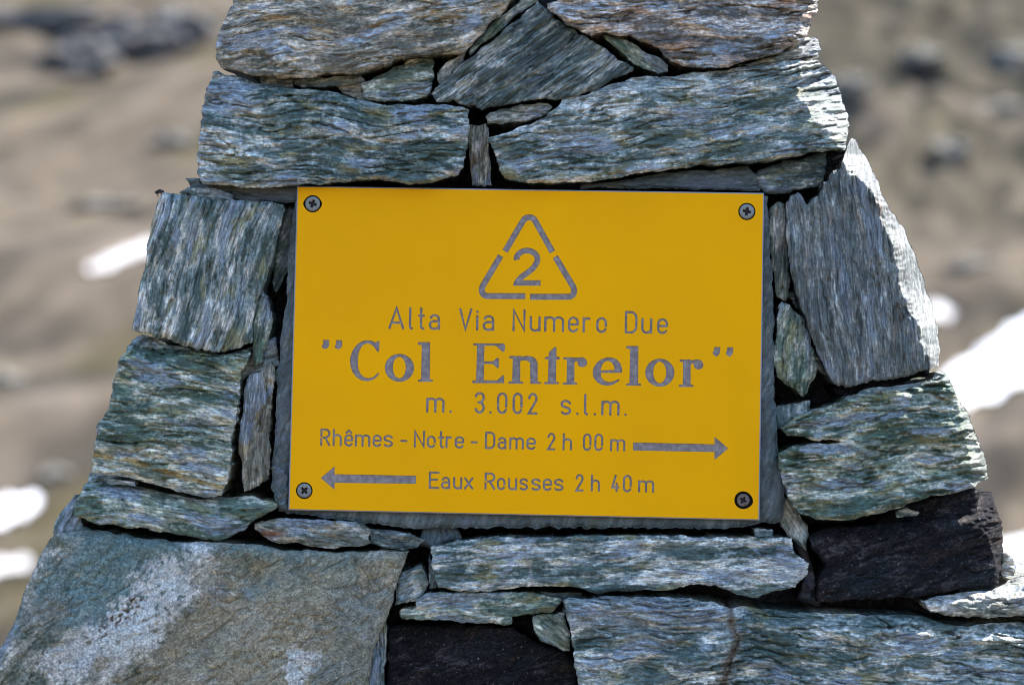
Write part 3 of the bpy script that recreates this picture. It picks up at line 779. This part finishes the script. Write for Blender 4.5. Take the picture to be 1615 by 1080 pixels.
# ------------------------------------------------------------------ the sign
M_YEL = plain('yellow_face', (0.90, 0.392, 0.0), 0.55, 0.06, noise=(7.0, 0.35, 0.75, (0.82, 0.358, 0.002)))
M_LAM = plain('grey_laminate', (0.30, 0.29, 0.30), 0.6, 0.3)
M_ENG = plain('engraved_grey', (0.20, 0.158, 0.14), 0.75, 0.08, noise=(230.0, 0.40, 0.68, (0.31, 0.26, 0.225)))
M_HOLE = plain('screw_hole', (0.012, 0.011, 0.010), 0.8, 0.1)
M_STEEL = plain('zinc_steel', (0.25, 0.24, 0.20), 0.5, 0.4, 0.5, noise=(700.0, 0.4, 0.7, (0.15, 0.155, 0.13)))
M_RUST = plain('rusty_steel', (0.16, 0.14, 0.115), 0.6, 0.4, 0.35, noise=(500.0, 0.4, 0.65, (0.13, 0.07, 0.045)))
M_SOCK = plain('screw_socket', (0.035, 0.026, 0.024), 0.8, 0.1)

def arc(cx, cy, rx, ry, a0, a1, n=9):
    return [(cx + rx * math.cos(math.radians(a0 + (a1 - a0) * i / n)), cy + ry * math.sin(math.radians(a0 + (a1 - a0) * i / n))) for i in range(n + 1)]

XH = 0.67
G = {
    'A': [[(0, 0), (.5, 1), (1, 0)], [(.14, .27), (.86, .27)]],
    'l': [[(0.05, 1), (0.05, .16)] + arc(.75, .15, .7, .15, 180, 275, 5)],
    't': [[(.42, 1), (.42, .15)] + arc(.85, .14, .43, .14, 180, 280, 5), [(0, .63), (1, .63)]],
    'a': [[(.08, .54)] + arc(.5, .47, .45, .2, 160, 0, 8) + [(.97, 0)], [(.97, .38), (.4, .38)] + arc(.4, .19, .4, .19, 90, 270, 8) + [(.6, 0), (.97, .07)]],
    'V': [[(0, 1), (.5, 0), (1, 1)]],
    'i': [[(.5, 0), (.5, XH)], [(.5, .87), (.5, .90)]],
    'N': [[(0, 0), (0, 1), (1, 0), (1, 1)]],
    'u': [[(0, XH), (0, .22)] + arc(.5, .2, .5, .2, 180, 345, 9) + [(1, .16)], [(1, XH), (1, 0)]],
    'm': [[(0, 0), (0, XH)], [(0, .5)] + arc(.25, .5, .25, .17, 165, 0, 7) + [(.5, 0)], [(.5, .5)] + arc(.75, .5, .25, .17, 165, 0, 7) + [(1, 0)]],
    'e': [[(1, .34), (1, .46)] + arc(.5, .46, .5, .21, 5, 180, 9) + [(0, .2)] + arc(.5, .2, .5, .2, 185, 330, 8), [(0.02, .34), (.98, .34)]],
    'r': [[(0, 0), (0, XH)], [(0, .44)] + arc(.6, .42, .6, .24, 170, 60, 6)],
    'o': [[(1, .22)] + arc(.5, .44, .5, .23, 0, 180, 9) + arc(.5, .22, .5, .22, 180, 355, 9)],
    'D': [[(0, 0), (0, 1), (.5, 1)] + arc(.5, .7, .5, .3, 85, 0, 6) + arc(.5, .3, .5, .3, 0, -85, 6), [(.55, 0), (0.0, 0)]],
    '.': [[(.5, 0), (.5, .02)]],
    '3': [[(.02, .84)] + arc(.5, .8, .48, .2, 150, 0, 8) + [(.96, .68), (.7, .53), (.35, .52)], [(.6, .52)] + arc(.5, .25, .5, .25, 55, -165, 12)],
    '0': [[(1, .25)] + arc(.5, .75, .5, .25, 0, 180, 9) + arc(.5, .25, .5, .25, 180, 355, 9)],
    '2': [[(.03, .78)] + arc(.5, .76, .46, .24, 165, -25, 10) + [(.02, 0), (1, 0)]],
    's': [[(.95, .55)] + arc(.5, .51, .46, .16, 30, 230, 9) + [(.75, .3)] + arc(.5, .16, .48, .16, 45, -150, 9)],
    'R': [[(0, 0), (0, 1), (.5, 1)] + arc(.52, .75, .48, .25, 85, -85, 9) + [(.5, .49), (.03, .49)], [(.5, .47), (1, 0)]],
    'h': [[(0, 0), (0, 1)], [(0, .46)] + arc(.5, .45, .5, .22, 165, 0, 8) + [(1, 0)]],
    '-': [[(0, .36), (1, .36)]],
    'E': [[(1, 1), (0, 1), (0, 0), (1, 0)], [(0.03, .54), (.85, .54)]],
    'x': [[(0, XH), (1, 0)], [(0, 0), (1, XH)]],
    '4': [[(.5, 1), (0, .25), (1, .25)], [(.68, .5), (.68, 0)]],
}
G['ê'] = G['e'] + [[(.12, .82), (.5, .97), (.88, .82)]]

def ribbon(pts, w):
    """outline of a stroke of width w with rounded ends"""
    p = [np.array(pts[0], float)]
    for q in pts[1:]:
        if np.linalg.norm(np.array(q) - p[-1]) > 0.25:
            p.append(np.array(q, float))
    n = len(p)
    if n == 1:
        return [tuple(p[0] + 0.5 * w * np.array((math.cos(t), math.sin(t)))) for t in np.linspace(0, 2 * math.pi, 9)[:-1]]
    dirs = [(p[i + 1] - p[i]) / np.linalg.norm(p[i + 1] - p[i]) for i in range(n - 1)]
    Lf, Rt = [], []
    for i in range(n):
        if i in (0, n - 1):
            d = dirs[0] if i == 0 else dirs[-1]
            m = np.array((-d[1], d[0])) * w / 2
        else:
            n1 = np.array((-dirs[i - 1][1], dirs[i - 1][0])); n2 = np.array((-dirs[i][1], dirs[i][0]))
            b = n1 + n2
            b = b / (np.linalg.norm(b) + 1e-9)
            m = b * (w / 2) / max(0.42, float(np.dot(b, n1)))
        Lf.append(p[i] + m); Rt.append(p[i] - m)
    def cap(c, d, sgn):
        a0 = math.atan2(d[1], d[0])
        return [c + (w / 2) * np.array((math.cos(a0 + t), math.sin(a0 + t))) for t in (math.pi / 4, 0, -math.pi / 4)]
    out = Lf + cap(p[-1], dirs[-1], 1) + Rt[::-1] + cap(p[0], -dirs[0], 1)
    return [tuple(q) for q in out]

faces2d, owner, holes = [], [], []
def add_face(pts, key, hole=False):
    faces2d.append([tuple(map(float, q)) for q in pts]); owner.append(key); holes.append(hole)

def text_line(key, spec, bx, by, slope, cap, sw):
    for ch, x0, x1 in spec:
        a, b = x0 + sw / 2, x1 - sw / 2
        if b < a:
            a = b = (x0 + x1) / 2
        for st in G[ch]:
            pts = []
            for gx, gy in st:
                X0 = a + (b - a) * gx
                Y0 = by + slope * (X0 - bx) - sw / 2 - gy * (cap - sw)
                pts.append((X0 + slope * gy * cap, Y0))
            add_face(ribbon(pts, sw), key)

text_line('line_route', [('A', 612.5, 637.5), ('l', 644.5, 652), ('t', 659, 670), ('a', 676, 694.5), ('V', 723.5, 744.5), ('i', 750.5, 754.5), ('a', 761, 780),
    ('N', 808, 828.5), ('u', 835, 852.5), ('m', 858, 889.5), ('e', 895.5, 912.5), ('r', 918.5, 932), ('o', 940, 957), ('D', 985, 1005), ('u', 1011, 1028.5), ('e', 1036, 1053)],
    614, 519, 0.0182, 35.5, 3.7)
text_line('line_height', [('m', 672, 701), ('.', 708, 713), ('3', 748, 764.5), ('.', 771, 776), ('0', 783.5, 800), ('0', 808, 824), ('2', 832, 848), ('s', 883, 901), ('.', 908, 913), ('l', 920.5, 928.5), ('.', 935.5, 940.5), ('m', 948, 977), ('.', 984, 989)],
    672, 650.5, 0.0168, 34, 3.7)
text_line('line_first', [('R', 505, 521), ('h', 524.5, 539), ('ê', 543, 557), ('m', 559.5, 584), ('e', 587.5, 602), ('s', 604, 620), ('-', 631, 642.5), ('N', 652.5, 670), ('o', 673, 687), ('t', 690.5, 701), ('r', 702.5, 713.5), ('e', 717, 732), ('-', 742, 753.5),
    ('D', 764.5, 781), ('a', 784.5, 799), ('m', 803, 826), ('e', 830, 845), ('2', 862.5, 876), ('h', 887, 902), ('0', 919, 932.5), ('0', 937, 951), ('m', 962, 986)],
    506, 703, 0.0184, 27.5, 3.3)
text_line('line_second', [('E', 676, 693), ('a', 695.5, 710.5), ('u', 714.5, 729), ('x', 731.5, 746.5), ('R', 764, 781), ('o', 783.5, 797), ('u', 801, 815.5), ('s', 818.5, 833), ('s', 837, 853), ('e', 856, 870.5), ('s', 873, 889), ('2', 907, 920.5), ('h', 931.5, 946), ('4', 964, 977), ('0', 982, 996), ('m', 1006, 1031.5)],
    676, 770.5, 0.0172, 27.5, 3.3)

def Q(k, pts, dx=0, dy=0):
    ox, oy, s = {1: (500, 525, 8.075), 2: (735, 530, 8.075), 3: (925, 530, 6.729)}[k]
    return [(ox + a / s + dx, oy + b / s + dy) for a, b in pts]
def ell(k, cx, cy, rx, ry):
    return [(cx + rx * math.cos(t), cy + ry * math.sin(t)) for t in np.linspace(0, 2 * math.pi, 33)[:-1]]
T = 'line_title'
gC = [(795, 100), (765, 105), (750, 125), (720, 108), (680, 95), (630, 92), (570, 106), (510, 148), (460, 212), (430, 285), (420, 350), (428, 430), (455, 500), (500, 560), (560, 600), (620, 613), (680, 608), (735, 580), (775, 545), (795, 518), (785, 507), (765, 515), (740, 545), (700, 568), (650, 575), (600, 562), (560, 528), (530, 470), (520, 400), (522, 310), (535, 240), (560, 185), (595, 148), (640, 132), (690, 145), (730, 180), (755, 220), (770, 240), (788, 235), (795, 200)]
go, gi = ell(1, 1050, 443, 186, 178), ell(1, 1048, 440, 82, 136)
gl = [(1285, 120), (1300, 115), (1440, 115), (1436, 590), (1470, 595), (1478, 608), (1465, 620), (1290, 620), (1280, 607), (1292, 595), (1325, 590), (1335, 155), (1295, 150), (1283, 135)]
gE = [(92, 90), (480, 92), (495, 110), (495, 175), (482, 200), (465, 200), (380, 122), (235, 122), (230, 320), (345, 318), (395, 275), (418, 280), (418, 400), (400, 410), (345, 355), (230, 352), (225, 560), (395, 562), (465, 498), (485, 500), (485, 598), (85, 598), (75, 580), (90, 562), (128, 560), (140, 120), (92, 115)]
gn = [(548, 265), (560, 252), (690, 252), (720, 258), (780, 250), (840, 258), (885, 285), (912, 335), (912, 580), (950, 585), (958, 597), (945, 607), (820, 607), (815, 350), (800, 322), (760, 308), (700, 310), (690, 325), (690, 575), (720, 580), (732, 592), (720, 605), (545, 605), (535, 590), (548, 577), (588, 572), (595, 285), (555, 282)]
gt = [(1130, 135), (1152, 145), (1152, 262), (1190, 265), (1196, 280), (1188, 295), (1150, 298), (1145, 580), (1175, 585), (1185, 597), (1175, 610), (1000, 610), (992, 597), (1003, 583), (1045, 580), (1050, 297), (1010, 293), (1002, 280), (1012, 265), (1050, 262), (1055, 205)]
gr = [(1235, 280), (1248, 268), (1380, 268), (1390, 278), (1440, 270), (1490, 268), (1525, 290), (1545, 335), (1530, 375), (1490, 395), (1445, 388), (1420, 355), (1420, 320), (1395, 320), (1380, 340), (1380, 585), (1408, 590), (1418, 603), (1408, 617), (1235, 617), (1225, 603), (1238, 590), (1280, 585), (1285, 300), (1248, 298)]
ge = [(375, 388), (378, 350), (360, 290), (320, 245), (270, 226), (215, 226), (155, 245), (105, 285), (72, 340), (65, 390), (75, 440), (110, 485), (160, 515), (220, 525), (280, 515), (330, 485), (355, 465), (345, 455), (325, 462), (280, 482), (230, 487), (185, 470), (160, 440), (152, 400), (152, 390)]
gei = [(150, 362), (165, 305), (195, 268), (230, 262), (265, 275), (290, 315), (298, 358)]
gq = [(78, 88), (155, 88), (155, 160), (130, 195), (105, 205), (70, 190), (62, 175), (65, 155), (80, 145)]
gq2 = [(1355, 115), (1420, 115), (1412, 185), (1385, 215), (1365, 210), (1342, 190), (1340, 165), (1350, 160)]
add_face(Q(1, gq), T); add_face(Q(1, gq, 20.5, 0.4), T)
add_face(Q(1, gC), T)
add_face(Q(1, go), T); add_face(Q(1, gi), T, True)
add_face(Q(1, gl), T)
add_face(Q(2, gE), T); add_face(Q(2, gn), T); add_face(Q(2, gt), T); add_face(Q(2, gr), T)
add_face(Q(3, ge), T); add_face(Q(3, gei), T, True)
add_face(Q(1, gl, 328.5, 6.2), T)
add_face(Q(1, go, 410.6, 7.6), T); add_face(Q(1, gi, 410.6, 7.6), T, True)
add_face(Q(2, gr, 183.2, 3.6), T)
add_face(Q(3, gq2), T); add_face(Q(3, gq2, 20.6, 0.3), T)

# emblem: broken triangle round a 2
def E4(pts):
    return [(720 + a / 6.355, 320 + b / 6.355) for a, b in pts]
def butt(pts, w):
    r = ribbon(pts, w)
    n = len(pts)
    return [r[i] for i in range(len(r)) if not (n <= i < n + 3 or i >= 2 * n + 3)]
W = 60 / 6.355
add_face(butt(E4([(487, 485), (664, 185)] + [(680, 164), (700, 150), (728, 146), (756, 150), (776, 164), (790, 185)] + [(962, 492)]), W), 'emblem')
add_face(butt(E4([(443, 530), (262, 832)] + [(252, 865), (258, 900), (275, 922), (305, 933)] + [(690, 934)]), W), 'emblem')
add_face(butt(E4([(990, 540), (1168, 838)] + [(1178, 868), (1176, 900), (1162, 926), (1130, 941)] + [(738, 941)]), W), 'emblem')
two = [(605, 572)] + [(706 + 106 * math.cos(math.radians(a)), 566 - 88 * math.sin(math.radians(a))) for a in np.linspace(172, -22, 14)] + [(770, 652), (720, 694), (660, 735), (622, 775)]
add_face(butt(E4(two), 57 / 6.355), 'emblem')
add_face(E4([(568, 830), (572, 800), (600, 752), (660, 760), (655, 775), (842, 775), (842, 830)]), 'emblem')
add_face([(998.5, 697.3), (1126.8, 700.3), (1126.8, 688.3), (1148.3, 706.8), (1126.8, 725), (1126.8, 712.5), (998.5, 710)], 'arrow_right')
add_face([(506, 753.3), (527.7, 735), (527.7, 747.3), (656, 749.8), (656, 762.3), (527.7, 761), (527.7, 771.7)], 'arrow_left')
SCREWS = [(493.2, 321.6, 12.0, 20, M_STEEL), (1177.8, 333.8, 12.0, 12, M_STEEL), (480.0, 773.3, 11.6, 45, M_STEEL), (1172.0, 788.3, 10.4, 30, M_RUST)]
for i, (sx, sy, sr, sa, sm) in enumerate(SCREWS):
    rr = sr + (1.6 if i < 3 else 3.6)
    hole = []
    for t in np.linspace(0, 2 * math.pi, 41)[:-1]:
        w2 = 1 + (0.13 * max(0, math.cos(t - 0.25)) ** 6 if i == 3 else 0) + (0.10 * abs(math.cos(t)) ** 14 if i == 0 else 0)
        hole.append((sx + rr * w2 * math.cos(t), sy + rr * w2 * math.sin(t)))
    add_face(hole, 'hole%d' % i)

TL, TR, BR, BL = [np.array(q, float) for q in ((468.5, 293.6), (1205, 304.6), (1197.6, 820), (454.8, 803.8))]
mid = (TL + TR + BR + BL) / 4
ins = [q + (mid - q) / np.abs(mid - q) * 1.7 for q in (TL, TR, BR, BL)]
cv2, cfs = [], []
for pts in [[tuple(q) for q in ins]] + faces2d:
    a = np.array(pts)
    if np.sum(a[:, 0] * np.roll(a[:, 1], -1) - np.roll(a[:, 0], -1) * a[:, 1]) < 0:
        pts = pts[::-1]
    s0 = len(cv2)
    cv2 += [Vector(q) for q in pts]
    cfs.append(list(range(s0, s0 + len(pts))))
v2, e2, f2, _, _, of2 = delaunay_2d_cdt(cv2, [], cfs, 1, 1e-4)
cls = []
for o in of2:
    k = 'face'
    inn = [i - 1 for i in o if i > 0]
    if any(not holes[i] for i in inn) and not any(holes[i] for i in inn):
        k = owner[[i for i in inn if not holes[i]][0]]
    cls.append(k)
DEPTH = {'hole%d' % i: 5.0 for i in range(4)}
sign = new_obj('trail_sign', None, label='yellow engraved trail sign with grey lettering screwed to the front of the cairn', cat='sign')
buckets = {}
edge_use = {}
for fi, f in enumerate(f2):
    buckets.setdefault(cls[fi], []).append(fi)
    for i in range(len(f)):
        a, b = f[i], f[(i + 1) % len(f)]
        edge_use.setdefault((min(a, b), max(a, b)), []).append((fi, a, b))
walls = {}
for k, u2 in edge_use.items():
    if len(u2) == 2 and cls[u2[0][0]] != cls[u2[1][0]]:
        for (fi, a, b) in u2:
            if cls[fi] != 'face':
                walls.setdefault(cls[fi], []).append((a, b))
LAB = {'line_title': 'large bold serif title line', 'line_route': 'thin route line under the triangle emblem', 'line_height': 'altitude line', 'line_first': 'upper destination line',
       'line_second': 'lower destination line', 'emblem': 'broken triangle with a numeral inside', 'arrow_right': 'arrow pointing right', 'arrow_left': 'arrow pointing left'}
for key, fl in buckets.items():
    vm_, V_, F_ = {}, [], []
    dep = 0 if key == 'face' else DEPTH.get(key, 1.1)
    def vid(i, dd):
        if (i, dd) not in vm_:
            vm_[(i, dd)] = len(V_)
            V_.append(P(v2[i][0], v2[i][1], dd * S))
        return vm_[(i, dd)]
    for fi in fl:
        F_.append([vid(i, dep) for i in f2[fi]])
    if key != 'face':
        for a, b in walls.get(key, []):
            F_.append([vid(a, 0), vid(b, 0), vid(b, dep), vid(a, dep)])
        nm = 'screw_hole' if key.startswith('hole') else 'emblem' if key == 'emblem' else 'arrow' if 'arrow' in key else 'lettering'
        new_obj(nm, mesh_np(nm, V_, F_, [M_HOLE if key.startswith('hole') else M_ENG], False), sign, LAB.get(key))
    else:
        mi = [0] * len(F_)
        o4 = [TL, TR, BR, BL]
        base = len(V_)
        for q in ins: V_.append(P(q[0], q[1], 0))
        for q in o4: V_.append(P(q[0], q[1], 1.6 * S))
        for q in o4: V_.append(P(q[0], q[1], 8 * S))
        for i in range(4):
            j = (i + 1) % 4
            F_.append([base + i, base + 4 + i, base + 4 + j, base + j]); mi.append(1)
            F_.append([base + 4 + i, base + 8 + i, base + 8 + j, base + 4 + j]); mi.append(1)
        F_.append([base + 8, base + 9, base + 10, base + 11]); mi.append(1)
        new_obj('plate', mesh_np('plate', V_, F_, [M_YEL, M_LAM], False, mi), sign)

# countersunk cross-head screws
for i, (sx, sy, sr, sa, sm) in enumerate(SCREWS):
    y_off = 0.0 if i < 3 else 1.4
    V_, F_, mi = [], [], []
    nr, na = 11, 48
    ca, sn = math.cos(math.radians(sa)), math.sin(math.radians(sa))
    for r in range(nr + 1):
        for k in range(na):
            rad = sr * max(r, 0.02) / nr
            t = 2 * math.pi * k / na
            x, z = rad * math.cos(t), rad * math.sin(t)
            lx, lz = x * ca + z * sn, -x * sn + z * ca
            m = min(abs(lx), abs(lz)); M = max(abs(lx), abs(lz))
            dcross = max(0, min(1, (0.155 * sr * (1.35 - 0.6 * M / sr) - m) / (0.05 * sr))) * max(0, min(1, (0.56 * sr - M) / (0.08 * sr)))
            yd = y_off - 1.1 * (1 - (rad / sr) ** 2) + 3.4 * dcross
            if r == nr: yd += 0.9
            V_.append(P(sx + x, sy + z, yd * S))
            if r == 0 and k > 0: pass
    for r in range(nr):
        for k in range(na):
            F_.append([r * na + k, r * na + (k + 1) % na, (r + 1) * na + (k + 1) % na, (r + 1) * na + k])
    o = new_obj('screw', None, sign, 'dark rusty screw sunk in a worn hole' if i == 3 else None)
    b0 = len(V_)
    for k in range(na):                   # shank side going into the plate
        t = 2 * math.pi * k / na
        V_.append(P(sx + sr * 0.8 * math.cos(t), sy + sr * 0.8 * math.sin(t), (y_off + 4.8) * S))
    for k in range(na):
        F_.append([nr * na + k, nr * na + (k + 1) % na, b0 + (k + 1) % na, b0 + k])
    # split the driving recess from the head
    Va = np.array(V_)
    rec, head = [], []
    for f in F_:
        c = Va[f].mean(0)
        q = (np.array([c[0], -(c[2] - ZC)]) / S + np.array([CX, CY]) - np.array([sx, sy]))
        lx, lz = q[0] * ca + q[1] * sn, -q[0] * sn + q[1] * ca
        m, M = min(abs(lx), abs(lz)), max(abs(lx), abs(lz))
        (rec if (m < 0.155 * sr * (1.3 - 0.6 * M / sr) and M < 0.54 * sr) else head).append(f)
    for nm, fs, mt in (('head', head, sm), ('cross_recess', rec, M_SOCK)):
        used = sorted({i2 for f in fs for i2 in f}); rm = {u2: n for n, u2 in enumerate(used)}
        new_obj(nm, mesh_np(nm, Va[used], [[rm[i2] for i2 in f] for f in fs], [mt], True), o)

# ------------------------------------------------------------------ fly on the corner of the square block
M_FLY = plain('fly_body', (0.022, 0.016, 0.012), 0.45, 0.4)
M_WING = plain('fly_wing', (0.10, 0.085, 0.065), 0.3, 0.5)
fly = new_obj('fly', None, label='tiny dark fly perched on the upper left corner of the tilted square block', cat='fly')
def ellipsoid(c, r, rot=0.0, nu=12, nv=8):
    V_, F_ = [], []
    for a in range(nv + 1):
        th = math.pi * a / nv
        for b in range(nu):
            ph = 2 * math.pi * b / nu
            x, y, z = r[0] * math.cos(th), r[1] * math.sin(th) * math.cos(ph), r[2] * math.sin(th) * math.sin(ph)
            V_.append((c[0] + x * math.cos(rot) - z * math.sin(rot), c[1] + y, c[2] + x * math.sin(rot) + z * math.cos(rot)))
    for a in range(nv):
        for b in range(nu):
            F_.append([a * nu + b, a * nu + (b + 1) % nu, (a + 1) * nu + (b + 1) % nu, (a + 1) * nu + b])
    return V_, F_
def joinm(parts):
    V_, F_ = [], []
    for v_, f_ in parts:
        o = len(V_); V_ += v_; F_ += [[i + o for i in f] for f in f_]
    return V_, F_
def tube(pts, r):
    V_, F_ = [], []
    for p in pts:
        for k in range(5):
            t = 2 * math.pi * k / 5
            V_.append((p[0] + r * math.cos(t), p[1] + r * math.sin(t), p[2] + r * 0.3 * math.sin(t)))
    for i in range(len(pts) - 1):
        for k in range(5):
            F_.append([i * 5 + k, i * 5 + (k + 1) % 5, (i + 1) * 5 + (k + 1) % 5, (i + 1) * 5 + k])
    return V_, F_
fx, fy, fz = P(252.5, 302.5, 0.0)
u_ = S
bv, bf = joinm([ellipsoid((fx + 0.5 * u_, fy, fz + 0.6 * u_), (4 * u_, 3 * u_, 3.2 * u_), -0.25), ellipsoid((fx - 4 * u_, fy, fz - 0.8 * u_), (4.2 * u_, 2.8 * u_, 2.8 * u_), 0.45), ellipsoid((fx + 4.6 * u_, fy, fz + 0.6 * u_), (1.9 * u_, 2.3 * u_, 1.9 * u_))])
new_obj('body', mesh_np('body', bv, bf, [M_FLY]), fly)
for sgn in (-1, 1):
    wv, wf = ellipsoid((fx - 4.2 * u_, fy + sgn * 2.6 * u_, fz + 1.6 * u_), (5.2 * u_, 2.0 * u_, 0.25 * u_), 0.42)
    new_obj('wing', mesh_np('wing', wv, wf, [M_WING]), fly)
    for q, (dx, ex, ez) in enumerate(((3, 7.5, -3.2), (0, 2.5, -7), (-3, -3.5, -8.2))):
        lv, lf = tube([(fx + dx * u_, fy + sgn * 1.5 * u_, fz - 1 * u_), (fx + (dx + ex) / 2 * u_, fy + sgn * 4.5 * u_, fz + (0.3 - q) * u_), (fx + ex * u_, fy + sgn * 4 * u_, fz + ez * u_)], 0.38 * u_)
        new_obj('leg', mesh_np('leg', lv, lf, [M_FLY]), fly)

# ------------------------------------------------------------------ snow and rocks on the far slope
M_SNOW = plain('old_snow', (0.86, 0.86, 0.86), 0.7, 0.2, noise=(0.9, 0.42, 0.7, (0.52, 0.49, 0.45)))
M_SNOWD = plain('dirty_snow', (0.55, 0.53, 0.51), 0.8, 0.1, noise=(1.2, 0.4, 0.7, (0.36, 0.33, 0.30)))
SNOWS = [
    ([(132, 430), (155, 414), (200, 399), (250, 386), (300, 380), (300, 394), (240, 405), (188, 422), (148, 436)], 'narrow slanting snow patch left of the tilted square block'),
    ([(-60, 806), (0, 798), (36, 787), (58, 793), (58, 812), (36, 824), (0, 832), (-60, 838)], 'rounded snow patch left of the bottom left corner of the cairn'),
    ([(-60, 897), (0, 890), (44, 886), (54, 893), (44, 903), (0, 910), (-60, 914)], 'faint lower snow patch beside the big lichened boulder'),
    ([(1440, 655), (1500, 590), (1560, 545), (1615, 510), (1700, 470), (1760, 500), (1760, 600), (1615, 610), (1570, 632), (1510, 650)], 'large bright snowfield right of the upright pointed slab'),
    ([(1440, 502), (1470, 488), (1495, 492), (1508, 499), (1495, 508), (1450, 514)], 'small snow patch just above the large bright snowfield'),
    ([(1540, 900), (1575, 868), (1620, 860), (1700, 865), (1700, 930), (1600, 940)], 'low snow patch right of the black corner stone'),
]
for pts, lab in SNOWS:
    B = densify(pts, 6)
    B = B + np.stack([pn(B[:, 0] / 24, B[:, 1] / 24, 0, 3), pn(B[:, 0] / 24, B[:, 1] / 24, 0, 4)], -1) * 9 + np.stack([pn(B[:, 0] / 9, B[:, 1] / 9, 0, 5), pn(B[:, 0] / 9, B[:, 1] / 9, 0, 6)], -1) * 4
    q, Fq, ring = triangulate(B, 7, np.random.default_rng(4))
    w = hit(q[:, 0], q[:, 1])
    dd = edge_dist(q, q[ring]); dd[ring] = 0
    zz = terrain_h(w[:, 0], w[:, 1])
    top = np.stack([w[:, 0], w[:, 1], zz + 0.16 + 0.3 * (1 - np.exp(-dd / 8.0))], -1)
    skirt = top[ring] - np.array([0, 0, 0.8])
    nq = len(top); nb = len(ring)
    Fa = list(Fq) + [[ring[i], ring[(i + 1) % nb], nq + (i + 1) % nb, nq + i] for i in range(nb)]
    new_obj('snow_patch', mesh_np('snow_patch', np.vstack([top, skirt]), Fa, [M_SNOWD if 'faint' in lab or 'narrow' in lab or 'small' in lab else M_SNOW], True), None, lab, 'snow', 'snow patches on the slope behind')

M_FAR = plain('far_rock', (0.085, 0.08, 0.075), 0.9, 0.2, noise=(0.9, 0.4, 0.7, (0.14, 0.13, 0.11)))
M_FARL = plain('pale_far_rock', (0.16, 0.145, 0.115), 0.9, 0.2, noise=(0.9, 0.4, 0.7, (0.19, 0.175, 0.14)))
ROCKS = [  # px, py, half width px, half height px, label
    (128, 92, 52, 30, 'dark boulder high on the slope at the far left'),
    (60, 30, 120, 20, 'long dark ledge in the top left corner'),
    (205, 62, 50, 26, 'dark jutting rock between the far left boulder and the cairn top'),
    (282, 42, 48, 34, 'dark outcrop left of the topmost brownish slab'),
    (275, 215, 34, 14, 'low dark rock left of the broad banded block'),
    (170, 318, 60, 12, 'long low rock band above the narrow slanting snow patch'),
    (85, 742, 28, 13, 'small dark rock above the rounded snow patch'),
    (12, 592, 26, 14, 'small rock at the left border of the picture'),
    (1345, 128, 36, 20, 'dark rock right of the sunlit end of the long block'),
    (1455, 82, 30, 22, 'dark rock on the upper right slope'),
    (1592, 82, 34, 34, 'steep dark rock in the top right corner'),
    (1500, 232, 28, 26, 'dark rock in the middle of the right slope'),
    (1590, 168, 40, 22, 'broad rock below the top right corner'),
    (1535, 412, 34, 13, 'low dark rock above the bright snowfield'),
]
ico = []
for k, (px, py, hw, hh, lab) in enumerate(ROCKS):
    c = hit(px, py + hh * 0.6)[0]
    sc = S / D * (c[1] + D)
    rx, rz = hw * sc, hh * sc * 1.15
    V_, F_ = ellipsoid((0, 0, 0), (1, 1, 1), 0, 26, 18)
    v_ = np.array(V_)
    n = 1 + 0.6 * pn(v_[:, 0] * 1.7 + k * 9, v_[:, 1] * 1.7, v_[:, 2] * 1.7, 60) + 0.25 * pn(v_[:, 0] * 4 + k * 9, v_[:, 1] * 4, v_[:, 2] * 4, 61)
    v_ = v_ * n[:, None] * np.array([rx, min(rx, rz * 1.3), rz * (1 if k < 4 else 0.7)])
    o = new_obj('far_rock', mesh_np('far_rock', v_, F_, [M_FAR if k < 4 else M_FARL], False), None, lab, 'rock', 'rocks on the slope behind')
    o.location = (c[0], c[1], float(terrain_h(c[0], c[1])) + rz * (0.35 if k < 4 else 0.05))
